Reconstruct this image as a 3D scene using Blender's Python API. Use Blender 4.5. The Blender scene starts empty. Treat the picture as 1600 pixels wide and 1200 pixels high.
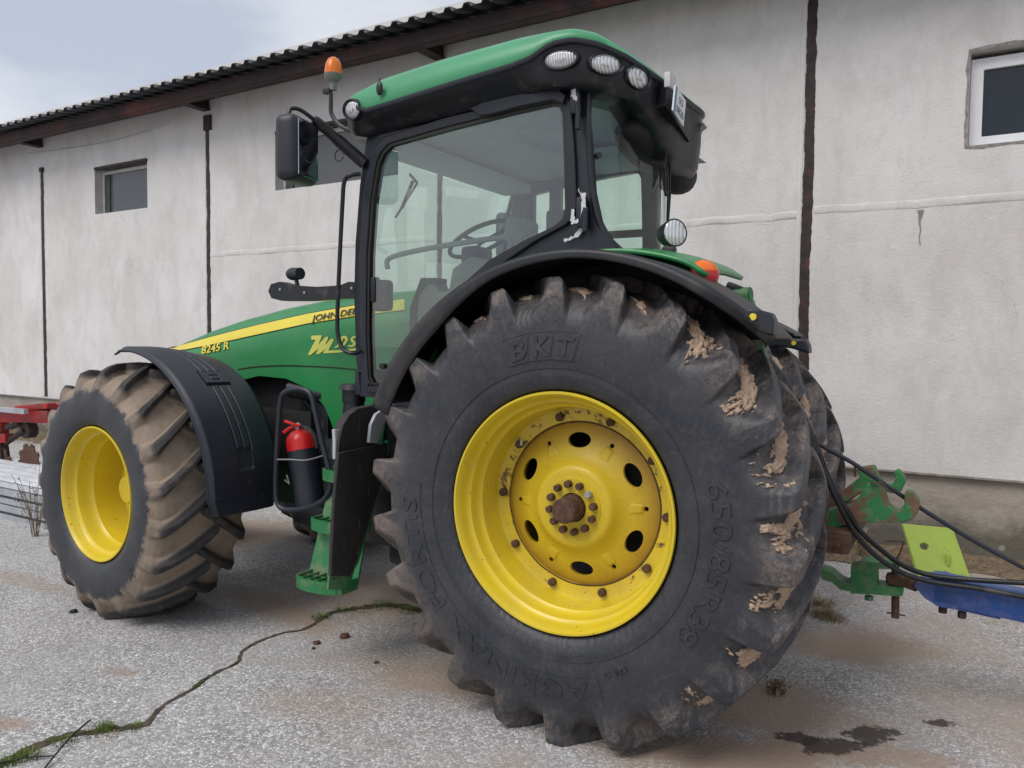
import bpy, bmesh, math, random
from mathutils import Vector, Matrix, noise
from mathutils.geometry import tessellate_polygon
random.seed(7)
sc = bpy.context.scene
COL = sc.collection
pi = math.pi
# ------------------------------------------------------------ camera (solved from the photograph)
CX, CY, CZ, YAW, PIT, ROL, F = 1.4663, -3.0163, 1.6853, -0.5104, -0.0527, 0.0107, 1261.47
fw = Vector((math.sin(YAW)*math.cos(PIT), math.cos(YAW)*math.cos(PIT), math.sin(PIT)))
r_ = Vector((math.cos(YAW), -math.sin(YAW), 0)); u_ = r_.cross(fw)
CR = r_*math.cos(ROL)+u_*math.sin(ROL); CU = u_*math.cos(ROL)-r_*math.sin(ROL)
CAM = Vector((CX, CY, CZ))
cd = bpy.data.cameras.new('camera'); cam = bpy.data.objects.new('camera', cd); COL.objects.link(cam)
cd.sensor_width = 36; cd.lens = F/1600*36; cd.clip_end = 2000; cd.clip_start = .05
m = Matrix((CR, CU, -fw)).transposed().to_4x4(); m.translation = CAM; cam.matrix_world = m
sc.camera = cam
# surveying helpers: where the sight line of a photo point meets a known real plane
def ray(px, py): return fw+CR*((px-800)/F)-CU*((py-600)/F)
def Y(px, py, y): d = ray(px, py); return CAM+d*((y-CY)/d.y)
def XP(px, py, x): d = ray(px, py); return CAM+d*((x-CX)/d.x)
def ZP(px, py, z=0.): d = ray(px, py); return CAM+d*((z-CZ)/d.z)
WA, WD = -0.0503, 4.3267
WN = Vector((math.sin(WA), -math.cos(WA), 0)); WT = Vector((math.cos(WA), math.sin(WA), 0)); W0 = Vector((0, WD, 0))
def W(px, py, o=0.):
    d = ray(px, py); P = CAM+d*((W0+WN*o-CAM).dot(WN)/d.dot(WN)); return (P-W0).dot(WT), P.z
def wl(s, o, z): return Vector((s, -o, z))      # building-local point: along wall, out of wall, up
GZ = -0.012
# ------------------------------------------------------------ materials
def lin(c):
    return tuple((v/12.92 if v <= .04045 else ((v+.055)/1.055)**2.4) for v in c)
class Mat:
    def __init__(s, name):
        s.m = bpy.data.materials.new(name); s.m.use_nodes = True
        s.nt = s.m.node_tree; s.nt.nodes.clear()
        s.out = s.n('ShaderNodeOutputMaterial'); s.b = s.n('ShaderNodeBsdfPrincipled')
        s.l(s.b.outputs[0], s.out.inputs[0]); s.tc = s.n('ShaderNodeTexCoord')
    def n(s, t, **k):
        x = s.nt.nodes.new(t)
        for a, v in k.items(): setattr(x, a, v)
        return x
    def l(s, a, b): s.nt.links.new(a, b)
    def noise(s, sc_=5, det=6, rough=.6, vec=None, scale3=None, dist=0):
        n = s.n('ShaderNodeTexNoise'); n.inputs['Scale'].default_value = sc_; n.inputs['Detail'].default_value = det
        n.inputs['Roughness'].default_value = rough; n.inputs['Distortion'].default_value = dist
        v = vec or s.tc.outputs['Object']
        if scale3:
            mp = s.n('ShaderNodeMapping'); mp.inputs['Scale'].default_value = scale3; s.l(v, mp.inputs[0]); v = mp.outputs[0]
        s.l(v, n.inputs['Vector']); return n.outputs['Fac']
    def ramp(s, fac, a, b, ca=(0, 0, 0), cb=(1, 1, 1)):
        r = s.n('ShaderNodeValToRGB'); r.color_ramp.elements[0].position = a; r.color_ramp.elements[1].position = b
        r.color_ramp.elements[0].color = (*ca, 1); r.color_ramp.elements[1].color = (*cb, 1)
        s.l(fac, r.inputs[0]); return r.outputs[0]
    def mix(s, fac, a, b, mode='MIX'):
        x = s.n('ShaderNodeMix', data_type='RGBA', blend_type=mode)
        for v, i in ((fac, 0), (a, 6), (b, 7)):
            if hasattr(v, 'is_output') or isinstance(v, bpy.types.NodeSocket): s.l(v, x.inputs[i])
            elif i == 0: x.inputs[0].default_value = v
            else: x.inputs[i].default_value = (*v, 1)
        return x.outputs[2]
    def math(s, op, a, b=0., clamp=False):
        x = s.n('ShaderNodeMath', operation=op); x.use_clamp = clamp
        for i, v in enumerate((a, b)):
            if isinstance(v, bpy.types.NodeSocket): s.l(v, x.inputs[i])
            else: x.inputs[i].default_value = v
        return x.outputs[0]
    def col(s, c):
        if isinstance(c, bpy.types.NodeSocket): s.l(c, s.b.inputs['Base Color'])
        else: s.b.inputs['Base Color'].default_value = (*c, 1)
    def rough(s, c):
        if isinstance(c, bpy.types.NodeSocket): s.l(c, s.b.inputs['Roughness'])
        else: s.b.inputs['Roughness'].default_value = c
    def bump(s, h, st=.3, d=.01):
        b = s.n('ShaderNodeBump'); b.inputs['Strength'].default_value = st; b.inputs['Distance'].default_value = d
        s.l(h, b.inputs['Height']); s.l(b.outputs[0], s.b.inputs['Normal'])
    def sep(s, v=None):
        x = s.n('ShaderNodeSeparateXYZ'); s.l(v or s.tc.outputs['Object'], x.inputs[0]); return x.outputs
def plain(name, c, rough=.5, metal=0., var=.15, vs=6, dirt=None, dirt_amt=.0, dsc=4, bump=0., bsc=60, spec=None):
    M = Mat(name); n = M.noise(vs); c2 = tuple(v*(1-var) for v in c); c3 = tuple(min(1, v*(1+var)) for v in c)
    k = M.mix(M.ramp(n, .35, .65), c2, c3)
    if dirt:
        d = M.ramp(M.noise(dsc, 9, .7, dist=.3), .62-dirt_amt*.5, .72-dirt_amt*.3)
        k = M.mix(d, k, dirt)
    M.col(k); M.rough(rough); M.b.inputs['Metallic'].default_value = metal
    if spec is not None: M.b.inputs['Specular IOR Level'].default_value = spec
    if bump: M.bump(M.noise(bsc, 5), bump, .004)
    return M.m
DUST = (.30, .235, .18)
def paint(name, c, chips=None, rough=.32, dirt=.0, ring=0.):
    M = Mat(name); k = M.mix(M.ramp(M.noise(2.5), .3, .7), tuple(v*.9 for v in c), tuple(min(1, v*1.06) for v in c))
    if dirt: k = M.mix(M.math('MULTIPLY', M.ramp(M.noise(7, 10, .75), .45, .8), dirt), k, DUST)
    if chips:
        f = M.ramp(M.noise(55, 3, .5), .70, .73); k = M.mix(f, k, chips)
        f2 = M.ramp(M.noise(9, 12, .8), .70-.0, .74); k = M.mix(M.math('MULTIPLY', f2, .8), k, chips)
    if ring:
        x, y, z = M.sep()[:3]; r = M.math('SQRT', M.math('ADD', M.math('MULTIPLY', x, x), M.math('MULTIPLY', z, z)))
        bd = M.ramp(M.math('ABSOLUTE', M.math('SUBTRACT', r, ring)), .018, .034, (1, 1, 1), (0, 0, 0))
        k = M.mix(M.math('MULTIPLY', bd, M.ramp(M.noise(13, 9, .7, dist=.6), .555, .585)), k, (.10, .045, .025))
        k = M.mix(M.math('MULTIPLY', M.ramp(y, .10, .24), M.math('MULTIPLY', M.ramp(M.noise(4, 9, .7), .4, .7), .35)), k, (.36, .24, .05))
    M.col(k); M.rough(M.math('ADD', M.math('MULTIPLY', M.noise(12), .25), rough-.1))
    M.bump(M.noise(40, 4), .06, .003)
    return M.m
RUST = (.085, .042, .026)
m_green = paint('green_paint', (.018, .215, .062), rough=.3, dirt=.10)
m_greend = paint('green_paint_dirty', (.016, .17, .05), chips=(.20, .14, .09), rough=.5, dirt=.9)
m_yel = paint('yellow_paint', (.66, .50, .022), chips=(.12, .07, .03), rough=.33, dirt=.28, ring=.397)
m_yelf = paint('yellow_paint_front', (.66, .50, .022), chips=(.12, .07, .03), rough=.33, dirt=.2)
def yeldisc():
    M = Mat('yellow_paint_stained'); x, y, z = M.sep()[:3]
    r = M.math('SQRT', M.math('ADD', M.math('MULTIPLY', x, x), M.math('MULTIPLY', z, z)))
    k = M.mix(M.ramp(M.noise(3), .3, .7), (.56, .40, .016), (.64, .47, .020))
    edge = M.ramp(M.math('ADD', r, M.math('MULTIPLY', M.noise(9, 9, .75), .12)), .32, .43)
    k = M.mix(M.math('MULTIPLY', edge, .75), k, (.30, .14, .02))
    k = M.mix(M.ramp(M.noise(30, 8, .7), .66, .70), k, (.12, .06, .025))
    k = M.mix(M.math('MULTIPLY', M.ramp(M.noise(90, 4, .6), .5, .75), .35), k, (.35, .2, .04))
    M.col(k); M.rough(.42); return M.m
m_yeld = yeldisc()
m_black = plain('black_plastic', (.008, .009, .013), .42, var=.2, dirt=(.05, .047, .045), dirt_amt=.15, dsc=12)
m_fender = plain('dark_grey_plastic', (.014, .018, .027), .45, var=.12, vs=4, dirt=(.10, .09, .085), dirt_amt=.0, dsc=30, bump=.12, bsc=140)
m_flare = plain('scuffed_fender_plastic', (.010, .012, .017), .5, var=.2, vs=5, dirt=(.034, .027, .023), dirt_amt=.35, dsc=5, bump=.15, bsc=60)
m_cab = plain('cab_frame_paint', (.011, .014, .023), .38, var=.15)
m_metal = plain('grey_metal', (.35, .36, .37), .4, .6, dirt=RUST, dirt_amt=.1)
m_rust = plain('rusty_steel', RUST, .85, var=.45, vs=40, bump=.5, bsc=90)
m_rustd = plain('dark_rusty_steel', (.028, .016, .016), .7, var=.5, vs=12, dirt=(.11, .02, .015), dirt_amt=.12, dsc=9)
m_beam = plain('rust_red_beam', (.026, .011, .010), .7, var=.5, vs=3, dirt=(.12, .024, .018), dirt_amt=.18, dsc=.9)
m_chip = plain('chipped_white', (.55, .55, .57), .6)
m_white = plain('white_pvc', (.72, .73, .75), .4, var=.04)
m_whitew = plain('weathered_white_wood', (.50, .49, .47), .6, var=.1)
m_decal = plain('yellow_decal', (.68, .56, .05), .35, var=.05)
m_decalb = plain('black_decal', (.02, .018, .01), .4)
m_pale = plain('pale_yellow_lettering', (.60, .62, .13), .4, var=.04)
m_dark = plain('dark_void', (.006, .006, .007), .7)
m_red = plain('red_enamel', (.55, .012, .012), .3, var=.1)
m_redm = plain('red_machine_paint', (.30, .010, .012), .45, var=.35, dirt=RUST, dirt_amt=.25, dsc=9)
m_blue = paint('blue_paint', (.010, .06, .25), chips=(.20, .085, .05), rough=.38, dirt=.45)
m_rustg = None
def rusty_green():
    M = Mat('worn_green_steel')
    k = M.mix(M.ramp(M.noise(7, 9, .75), .49, .54), (.016, .17, .05), (.13, .065, .04))
    k = M.mix(M.math('MULTIPLY', M.ramp(M.noise(24, 8, .7), .5, .7), .6), k, (.24, .19, .14))
    M.col(k); M.rough(.6); M.bump(M.noise(50, 6), .3, .003); return M.m
m_rustg = rusty_green()
m_lime = paint('lime_paint', (.34, .46, .07), chips=(.07, .08, .03), rough=.4, dirt=.15)
m_galv = plain('galvanised_sheet', (.42, .44, .47), .42, .35, var=.15, dirt=(.2, .18, .16), dirt_amt=.1)
m_roof = plain('dark_roof_sheet', (.012, .013, .018), .35, .3, var=.25)
m_lens = Mat('lamp_glass'); M = m_lens
w = M.n('ShaderNodeTexWave'); w.inputs['Scale'].default_value = 26; w.inputs['Distortion'].default_value = .3; M.l(M.tc.outputs['Object'], w.inputs[0])
M.col(M.mix(w.outputs[1], (.48, .49, .5), (.8, .81, .82))); M.b.inputs['Metallic'].default_value = .45; M.rough(.16)
M.bump(w.outputs[1], .5, .004); m_lens = M.m
def mirrorm():
    M = Mat('mirror_glass'); M.col((.5, .52, .55)); M.b.inputs['Metallic'].default_value = 1.; M.rough(.04); return M.m
m_mirror = mirrorm()
m_amber = Mat('amber_plastic'); M = m_amber; M.col((.85, .20, .008)); M.rough(.25); M.b.inputs['Transmission Weight'].default_value = .25; m_amber = M.m
m_redl = Mat('red_tail_plastic'); M = m_redl; z = M.sep()[2]
M.col(M.mix(M.ramp(z, .512, .518), (.5, .012, .008), (.75, .15, .01))); M.rough(.18); m_redl = M.m
m_line = plain('grey_fabric_headliner', (.46, .54, .62), .9, var=.05)
m_inter = plain('grey_interior_plastic', (.30, .31, .29), .6, var=.1)
m_seat = plain('seat_fabric', (.28, .28, .25), .9, var=.2)
def glass(name, tint, gl=.0, haze=0., fk=1.15):
    M = Mat(name); tr = M.n('ShaderNodeBsdfTransparent'); tr.inputs[0].default_value = (*tint, 1)
    g = M.n('ShaderNodeBsdfGlossy'); g.inputs['Roughness'].default_value = .01
    fr = M.n('ShaderNodeFresnel'); fr.inputs[0].default_value = 1.45
    mx = M.n('ShaderNodeMixShader'); M.l(M.math('ADD', M.math('MULTIPLY', fr.outputs[0], fk), gl, True), mx.inputs[0]); M.l(tr.outputs[0], mx.inputs[1]); M.l(g.outputs[0], mx.inputs[2])
    df = M.n('ShaderNodeBsdfDiffuse'); df.inputs[0].default_value = (.46, .54, .57, 1)  # bluish haze colour stands in for reflected sky and dust on the glass
    mx2 = M.n('ShaderNodeMixShader'); M.l(M.math('MULTIPLY', M.ramp(M.noise(3, 8, .7), .35, .8), haze), mx2.inputs[0])
    M.l(mx.outputs[0], mx2.inputs[1]); M.l(df.outputs[0], mx2.inputs[2]); M.l(mx2.outputs[0], M.out.inputs[0])
    return M.m
m_glass = glass('tinted_cab_glass', (.82, .965, .90), .13, .035)
m_glassr = glass('rear_tinted_glass', (.80, .95, .88), .05, .08, .7)
m_glassc = glass('clear_tinted_glass', (.82, .965, .90), .0, .05, .25)
def pane(name, c, scratch=.0):
    M = Mat(name); k = M.mix(M.ramp(M.noise(1.2, 6), .3, .7), tuple(v*.75 for v in c), c)
    if scratch:
        s = M.ramp(M.noise(6, 10, .8, scale3=(1, 1, 2.6), dist=1.5), .66, .70); k = M.mix(M.math('MULTIPLY', s, scratch), k, (.3, .32, .33))
    M.col(k); M.rough(.12); return M.m
m_pane1 = pane('sky_grey_window_glass', (.10, .105, .115), .3)  # grey pane colour stands in for the sky it reflects
m_pane2 = pane('dark_window_glass', (.010, .017, .028), .3)
# rubber
def rubber(name, kind):
    M = Mat(name); x, y, z = M.sep()[:3]
    r = M.math('SQRT', M.math('ADD', M.math('MULTIPLY', x, x), M.math('MULTIPLY', z, z)))
    al = M.n('ShaderNodeAttribute', attribute_name='lug').outputs['Fac']; am = M.n('ShaderNodeAttribute', attribute_name='mud').outputs['Fac']
    base = M.mix(M.ramp(M.noise(3.5, 8, .65), .3, .7), (.017, .020, .028), (.042, .043, .050))
    scr = M.ramp(M.noise(13, 13, .82, dist=1.4), .50, .74)
    base = M.mix(M.math('MULTIPLY', scr, .42), base, (.125, .12, .12))
    fine = M.ramp(M.noise(45, 6, .8, dist=.5), .56, .70)
    n1 = M.noise(6.5, 13, .76, dist=.8)
    if kind == 'R':
        zone = M.ramp(M.math('ADD', r, M.math('MULTIPLY', M.math('SUBTRACT', M.noise(5, 9, .7), .5), .14)), .80, .92)
        w = M.n('ShaderNodeTexWave'); w.inputs['Scale'].default_value = 9; w.inputs['Distortion'].default_value = 9; w.inputs['Detail'].default_value = 3; M.l(M.tc.outputs['Object'], w.inputs[0])
        f = M.math('MULTIPLY', zone, M.ramp(n1, .46, .58))
        sw = M.math('MULTIPLY', M.math('MULTIPLY', M.ramp(w.outputs[1], .55, .85), M.ramp(M.noise(9, 6, .7), .5, .6)), zone)
        f = M.math('MAXIMUM', M.math('MULTIPLY', f, .85), M.math('MULTIPLY', sw, .35))
        f = M.math('MULTIPLY', f, M.ramp(M.noise(34, 9, .85, dist=1.5), .42, .58, (.12,)*3))
        tr = M.math('MULTIPLY', M.math('MULTIPLY', M.math('SUBTRACT', 1., al, True), zone), .38)
        f = M.math('MAXIMUM', f, M.math('MULTIPLY', tr, M.ramp(n1, .38, .6)))
        # crust towards the front of the wheel, where it drags through soil
        fr_ = M.math('MULTIPLY', M.ramp(M.math('ADD', M.math('MULTIPLY', x, -1.), M.math('MULTIPLY', z, -.35)), .55, .90), M.math('MULTIPLY', M.ramp(r, .74, .88), .72)); f = M.math('MAXIMUM', f, M.math('MULTIPLY', fr_, M.ramp(n1, .36, .58)))
        k = M.mix(f, base, M.mix(M.ramp(M.noise(6), .3, .7), (.27, .215, .18), (.20, .155, .13)))
        h = M.math('ADD', M.math('ADD', M.noise(15, 13, .8), M.math('MULTIPLY', M.noise(80, 5), .4)), M.math('MULTIPLY', w.outputs[1], .35))
    else:
        zone = M.ramp(M.math('ADD', r, M.math('MULTIPLY', M.math('SUBTRACT', M.noise(7, 11, .78), .5), .20)), .612, .640)
        k0 = M.mix(M.math('MULTIPLY', zone, .85), base, M.mix(M.ramp(n1, .35, .62), (.15, .125, .105), (.29, .225, .17)))
        tr = M.math('MULTIPLY', M.ramp(al, .05, .55, (1, 1, 1), (0, 0, 0)), zone)
        k0 = M.mix(M.math('MULTIPLY', tr, M.ramp(n1, .25, .5, (.5,)*3)), k0, M.mix(M.ramp(M.noise(9, 6), .3, .7), (.31, .245, .185), (.22, .17, .125)))
        dk = M.math('MULTIPLY', M.math('MULTIPLY', M.ramp(al, .18, .45), M.ramp(r, .695, .725)), M.ramp(M.noise(11, 10, .75), .28, .52, (.62,)*3))
        k = M.mix(M.math('MULTIPLY', dk, .95), k0, (.024, .024, .027))
        f = zone; h = M.math('ADD', M.noise(15, 13, .8), M.math('MULTIPLY', M.noise(80, 5), .4))
    v = M.n('ShaderNodeTexVoronoi', feature='DISTANCE_TO_EDGE'); v.inputs['Scale'].default_value = 20
    wv = M.n('ShaderNodeVectorMath', operation='ADD'); ns = M.n('ShaderNodeTexNoise'); ns.inputs['Scale'].default_value = 14; M.l(M.tc.outputs['Object'], ns.inputs['Vector'])
    sc2 = M.n('ShaderNodeVectorMath', operation='SCALE'); sc2.inputs['Scale'].default_value = .10; M.l(ns.outputs['Color'], sc2.inputs[0]); M.l(M.tc.outputs['Object'], wv.inputs[0]); M.l(sc2.outputs[0], wv.inputs[1]); M.l(wv.outputs[0], v.inputs['Vector'])
    cr = M.ramp(v.outputs[0], .0, .018)
    mc = M.mix(cr, (.25, .16, .11), M.mix(M.ramp(M.noise(14, 8, .7), .3, .7), (.33, .225, .155), (.50, .37, .265)))
    amr = M.ramp(M.math('ADD', am, M.math('MULTIPLY', M.math('SUBTRACT', M.noise(34, 7, .8), .5), .9)), .40, .50)
    M.col(M.mix(amr, k, mc)); M.rough(M.math('ADD', M.math('MULTIPLY', M.math('MAXIMUM', f, amr), .38), .46))
    M.bump(h, .45, .007); return M.m
m_rubR = rubber('worn_rubber', 'R')
m_rubF = rubber('dusty_rubber', 'F')
# plaster
def plaster():
    M = Mat('rough_plaster'); o = M.tc.outputs['Object']; x, y, z = M.sep()[:3]
    k = M.mix(M.ramp(M.noise(.7, 7, .6), .3, .7), (.575, .55, .535), (.73, .715, .71))
    k = M.mix(M.math('MULTIPLY', M.ramp(M.noise(2.2, 11, .75, scale3=(1.25, 1, .62), dist=.4), .46, .72), .42), k, (.36, .345, .33))
    k = M.mix(M.math('MULTIPLY', M.ramp(M.noise(1.1, 8, .75, dist=.8), .5, .7), .30), k, (.55, .50, .43))
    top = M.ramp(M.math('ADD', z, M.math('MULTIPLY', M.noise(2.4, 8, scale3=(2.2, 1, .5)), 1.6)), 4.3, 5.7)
    k = M.mix(M.math('MULTIPLY', top, .5), k, (.30, .275, .25))  # shade under the eave put into the colour, darker towards the wall top
    k = M.mix(M.math('MULTIPLY', M.ramp(M.noise(52, 6, .75), .58, .72), .5), k, (.27, .26, .25))
    sp = M.ramp(M.noise(11, 2, .4), .80, .82); k = M.mix(sp, k, (.12, .11, .10))
    M.col(k); M.rough(.95)
    cv = M.n('ShaderNodeTexVoronoi', feature='DISTANCE_TO_EDGE'); cv.inputs['Scale'].default_value = .55; cn = M.n('ShaderNodeTexNoise'); cn.inputs['Scale'].default_value = 2.2; cn.inputs['Detail'].default_value = 9
    M.l(o, cn.inputs['Vector']); cs_ = M.n('ShaderNodeVectorMath', operation='SCALE'); cs_.inputs['Scale'].default_value = 1.1; M.l(cn.outputs['Color'], cs_.inputs[0]); ca_ = M.n('ShaderNodeVectorMath', operation='ADD'); M.l(o, ca_.inputs[0]); M.l(cs_.outputs[0], ca_.inputs[1]); M.l(ca_.outputs[0], cv.inputs['Vector'])
    ck = M.math('MULTIPLY', M.ramp(cv.outputs[0], .0012, .0045, (1, 1, 1), (0, 0, 0)), M.math('MULTIPLY', M.ramp(M.noise(1.3, 3), .52, .62), .35))
    k2 = M.mix(ck, k, (.22, .20, .185)); M.col(k2)
    pb = M.ramp(M.noise(1.7, 12, .8, dist=1.2), .60, .66); M.col(M.mix(M.math('MULTIPLY', pb, .35), k2, (.80, .79, .77)))
    M.bump(M.math('ADD', M.math('ADD', M.noise(46, 9, .75), M.math('MULTIPLY', M.noise(7, 8, .7, dist=.5), .9)), M.math('MULTIPLY', pb, .3)), .6, .010); return M.m
m_plaster = plaster()
m_plasd = plain('grey_mortar', (.26, .245, .23), .95, var=.3, vs=20, bump=.6, bsc=50)
def plinth():
    M = Mat('stained_concrete'); z = M.sep()[2]
    k = M.mix(M.ramp(M.noise(2, 9, .7, scale3=(1, 1, 2.5)), .3, .7), (.27, .235, .20), (.44, .40, .35))
    low = M.ramp(M.math('ADD', z, M.math('MULTIPLY', M.noise(4, 9, .7), .5)), .42, .66, (1, 1, 1), (0, 0, 0))
    k = M.mix(M.math('MULTIPLY', low, .75), k, (.055, .055, .038))
    v = M.n('ShaderNodeTexVoronoi'); v.inputs['Scale'].default_value = 7; M.l(M.tc.outputs['Object'], v.inputs[0])
    li = M.math('MULTIPLY', M.ramp(v.outputs[0], .14, .18, (1, 1, 1), (0, 0, 0)), M.math('MULTIPLY', low, .8))
    k = M.mix(li, k, (.30, .30, .27)); M.col(k); M.rough(.95)
    M.bump(M.noise(18, 9, .75), .7, .02); return M.m
m_plinth = plinth()
# ground
def ground():
    M = Mat('worn_chip_asphalt'); o = M.tc.outputs['Object']; x, y, z = M.sep()[:3]
    v = M.n('ShaderNodeTexVoronoi'); v.inputs['Scale'].default_value = 74; v.inputs['Randomness'].default_value = 1
    gn = M.n('ShaderNodeTexNoise'); gn.inputs['Scale'].default_value = 40; gn.inputs['Detail'].default_value = 3; M.l(o, gn.inputs['Vector']); gs = M.n('ShaderNodeVectorMath', operation='SCALE'); gs.inputs['Scale'].default_value = .022; M.l(gn.outputs['Color'], gs.inputs[0])
    ga = M.n('ShaderNodeVectorMath', operation='ADD'); M.l(o, ga.inputs[0]); M.l(gs.outputs[0], ga.inputs[1]); M.l(ga.outputs[0], v.inputs['Vector'])
    v2 = M.n('ShaderNodeTexVoronoi', feature='DISTANCE_TO_EDGE'); v2.inputs['Scale'].default_value = 74; M.l(ga.outputs[0], v2.inputs['Vector'])
    chip = M.mix(M.ramp(v.outputs[1], .15, .95), (.20, .195, .19), (.82, .81, .80))
    edge = M.ramp(v2.outputs[0], .02, .16)
    k = M.mix(edge, (.19, .18, .175), chip)
    k = M.mix(M.math('MULTIPLY', M.ramp(M.noise(1.3, 8, .65), .35, .7), .45), k, (.50, .50, .51))
    n = M.noise(.55, 10, .68, dist=.5)
    gx = M.ramp(M.math('ADD', n, M.math('MULTIPLY', x, .055)), .47, .62)
    big = M.ramp(M.noise(.9, 9, .7, dist=.6), .42, .62); k = M.mix(M.math('MULTIPLY', big, .35), k, (.27, .265, .265))
    grit = M.ramp(M.noise(75, 3, .6), .66, .70); k = M.mix(M.math('MULTIPLY', grit, M.ramp(M.noise(1.6, 6), .45, .6)), k, (.10, .08, .065))
    k = M.mix(M.math('MULTIPLY', gx, .66), k, (.33, .265, .215))
    fl = M.ramp(M.noise(5, 12, .75, dist=.8), .60, .72); k = M.mix(M.math('MULTIPLY', fl, .45), k, (.30, .235, .19))
    def spot(cx, cy, rx, ry, ang, c, amt, nz=.5, sc_=6, a=.8, b=1.0, k=None):
        mp = M.n('ShaderNodeMapping', vector_type='TEXTURE'); mp.inputs['Location'].default_value = (cx, cy, 0); mp.inputs['Rotation'].default_value = (0, 0, ang)
        mp.inputs['Scale'].default_value = (rx, ry, 1e3); M.l(o, mp.inputs[0])
        ln = M.n('ShaderNodeVectorMath', operation='LENGTH'); M.l(mp.outputs[0], ln.inputs[0])
        d = M.math('ADD', ln.outputs['Value'], M.math('MULTIPLY', M.math('SUBTRACT', M.noise(sc_, 10, .7), .5), nz*2.4))
        f = M.ramp(d, a, b, (1, 1, 1), (0, 0, 0)); return M.mix(M.math('MULTIPLY', f, amt), k, c)
    # stains that stay where they are: oil under the drawbar, dirt carried in by the tyres
    A = ZP(1300, 1165, GZ); B = ZP(1360, 1148, GZ); C_ = ZP(1466, 1130, GZ); D = ZP(1250, 1155, GZ)
    for (px, py, rx, ry, an, am) in ((1180, 1110, .5, .35, .3, .8), (1330, 1010, .5, .3, .4, .7), (700, 1060, .5, .3, .2, .6), (430, 950, .8, .18, -.2, .7), (500, 1100, .4, .2, .3, .3),
                                 (600, 930, .9, .5, .2, .6), (1150, 1180, .6, .2, .5, .9), (1400, 1185, .3, .1, .4, .6), (360, 830, .8, .6, 0, .7), (190, 1050, .12, .05, .2, .55), (10, 1130, .14, .06, .3, .6), (30, 905, .7, .12, 0, .4)):
        P = ZP(px, py, GZ); k = spot(P.x, P.y, rx*1.15, ry*1.15, an, (.30, .225, .17), min(1, am*1.15), .62, 3.2, .45, 1.2, k)
    for P, rx, ry, an in ((A, .15, .07, .55), (B, .13, .075, .9), (D, .11, .06, .3), (C_, .075, .045, .6)):
        k = spot(P.x, P.y, rx, ry, an, (.040, .030, .024), .90, 1.25, 13, .80, 1.0, k)
    near = M.ramp(M.math('ADD', y, M.math('MULTIPLY', M.noise(1.2, 8), 1.2)), 3.6, 4.8)
    k = M.mix(M.math('MULTIPLY', near, .0), k, (.16, .12, .08))
    M.col(k); M.rough(.92)
    h = M.math('ADD', M.math('MULTIPLY', v.outputs[0], -1.2), M.math('MULTIPLY', M.noise(4, 6, .6), .8)); M.bump(h, .45, .005); return M.m
m_ground = ground()
m_soil = plain('brown_soil', (.16, .115, .075), .95, var=.4, vs=18, bump=.8, bsc=60)
m_moss = plain('moss', (.045, .06, .016), .95, var=.45, vs=30, bump=.8, bsc=90)
m_crack = plain('crack_dirt', (.07, .05, .034), .95, var=.4, vs=25, bump=.7, bsc=70)
def grassm(name, a, b):
    M = Mat(name); i = M.n('ShaderNodeObjectInfo'); M.col(M.mix(M.ramp(M.noise(14), .35, .65), a, b)); M.rough(.8); return M.m
m_grass = grassm('green_grass', (.07, .13, .02), (.18, .22, .05))
m_straw = grassm('dry_straw', (.22, .16, .085), (.40, .32, .18))
m_stem = grassm('dry_stem', (.12, .08, .045), (.25, .18, .10))
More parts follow.
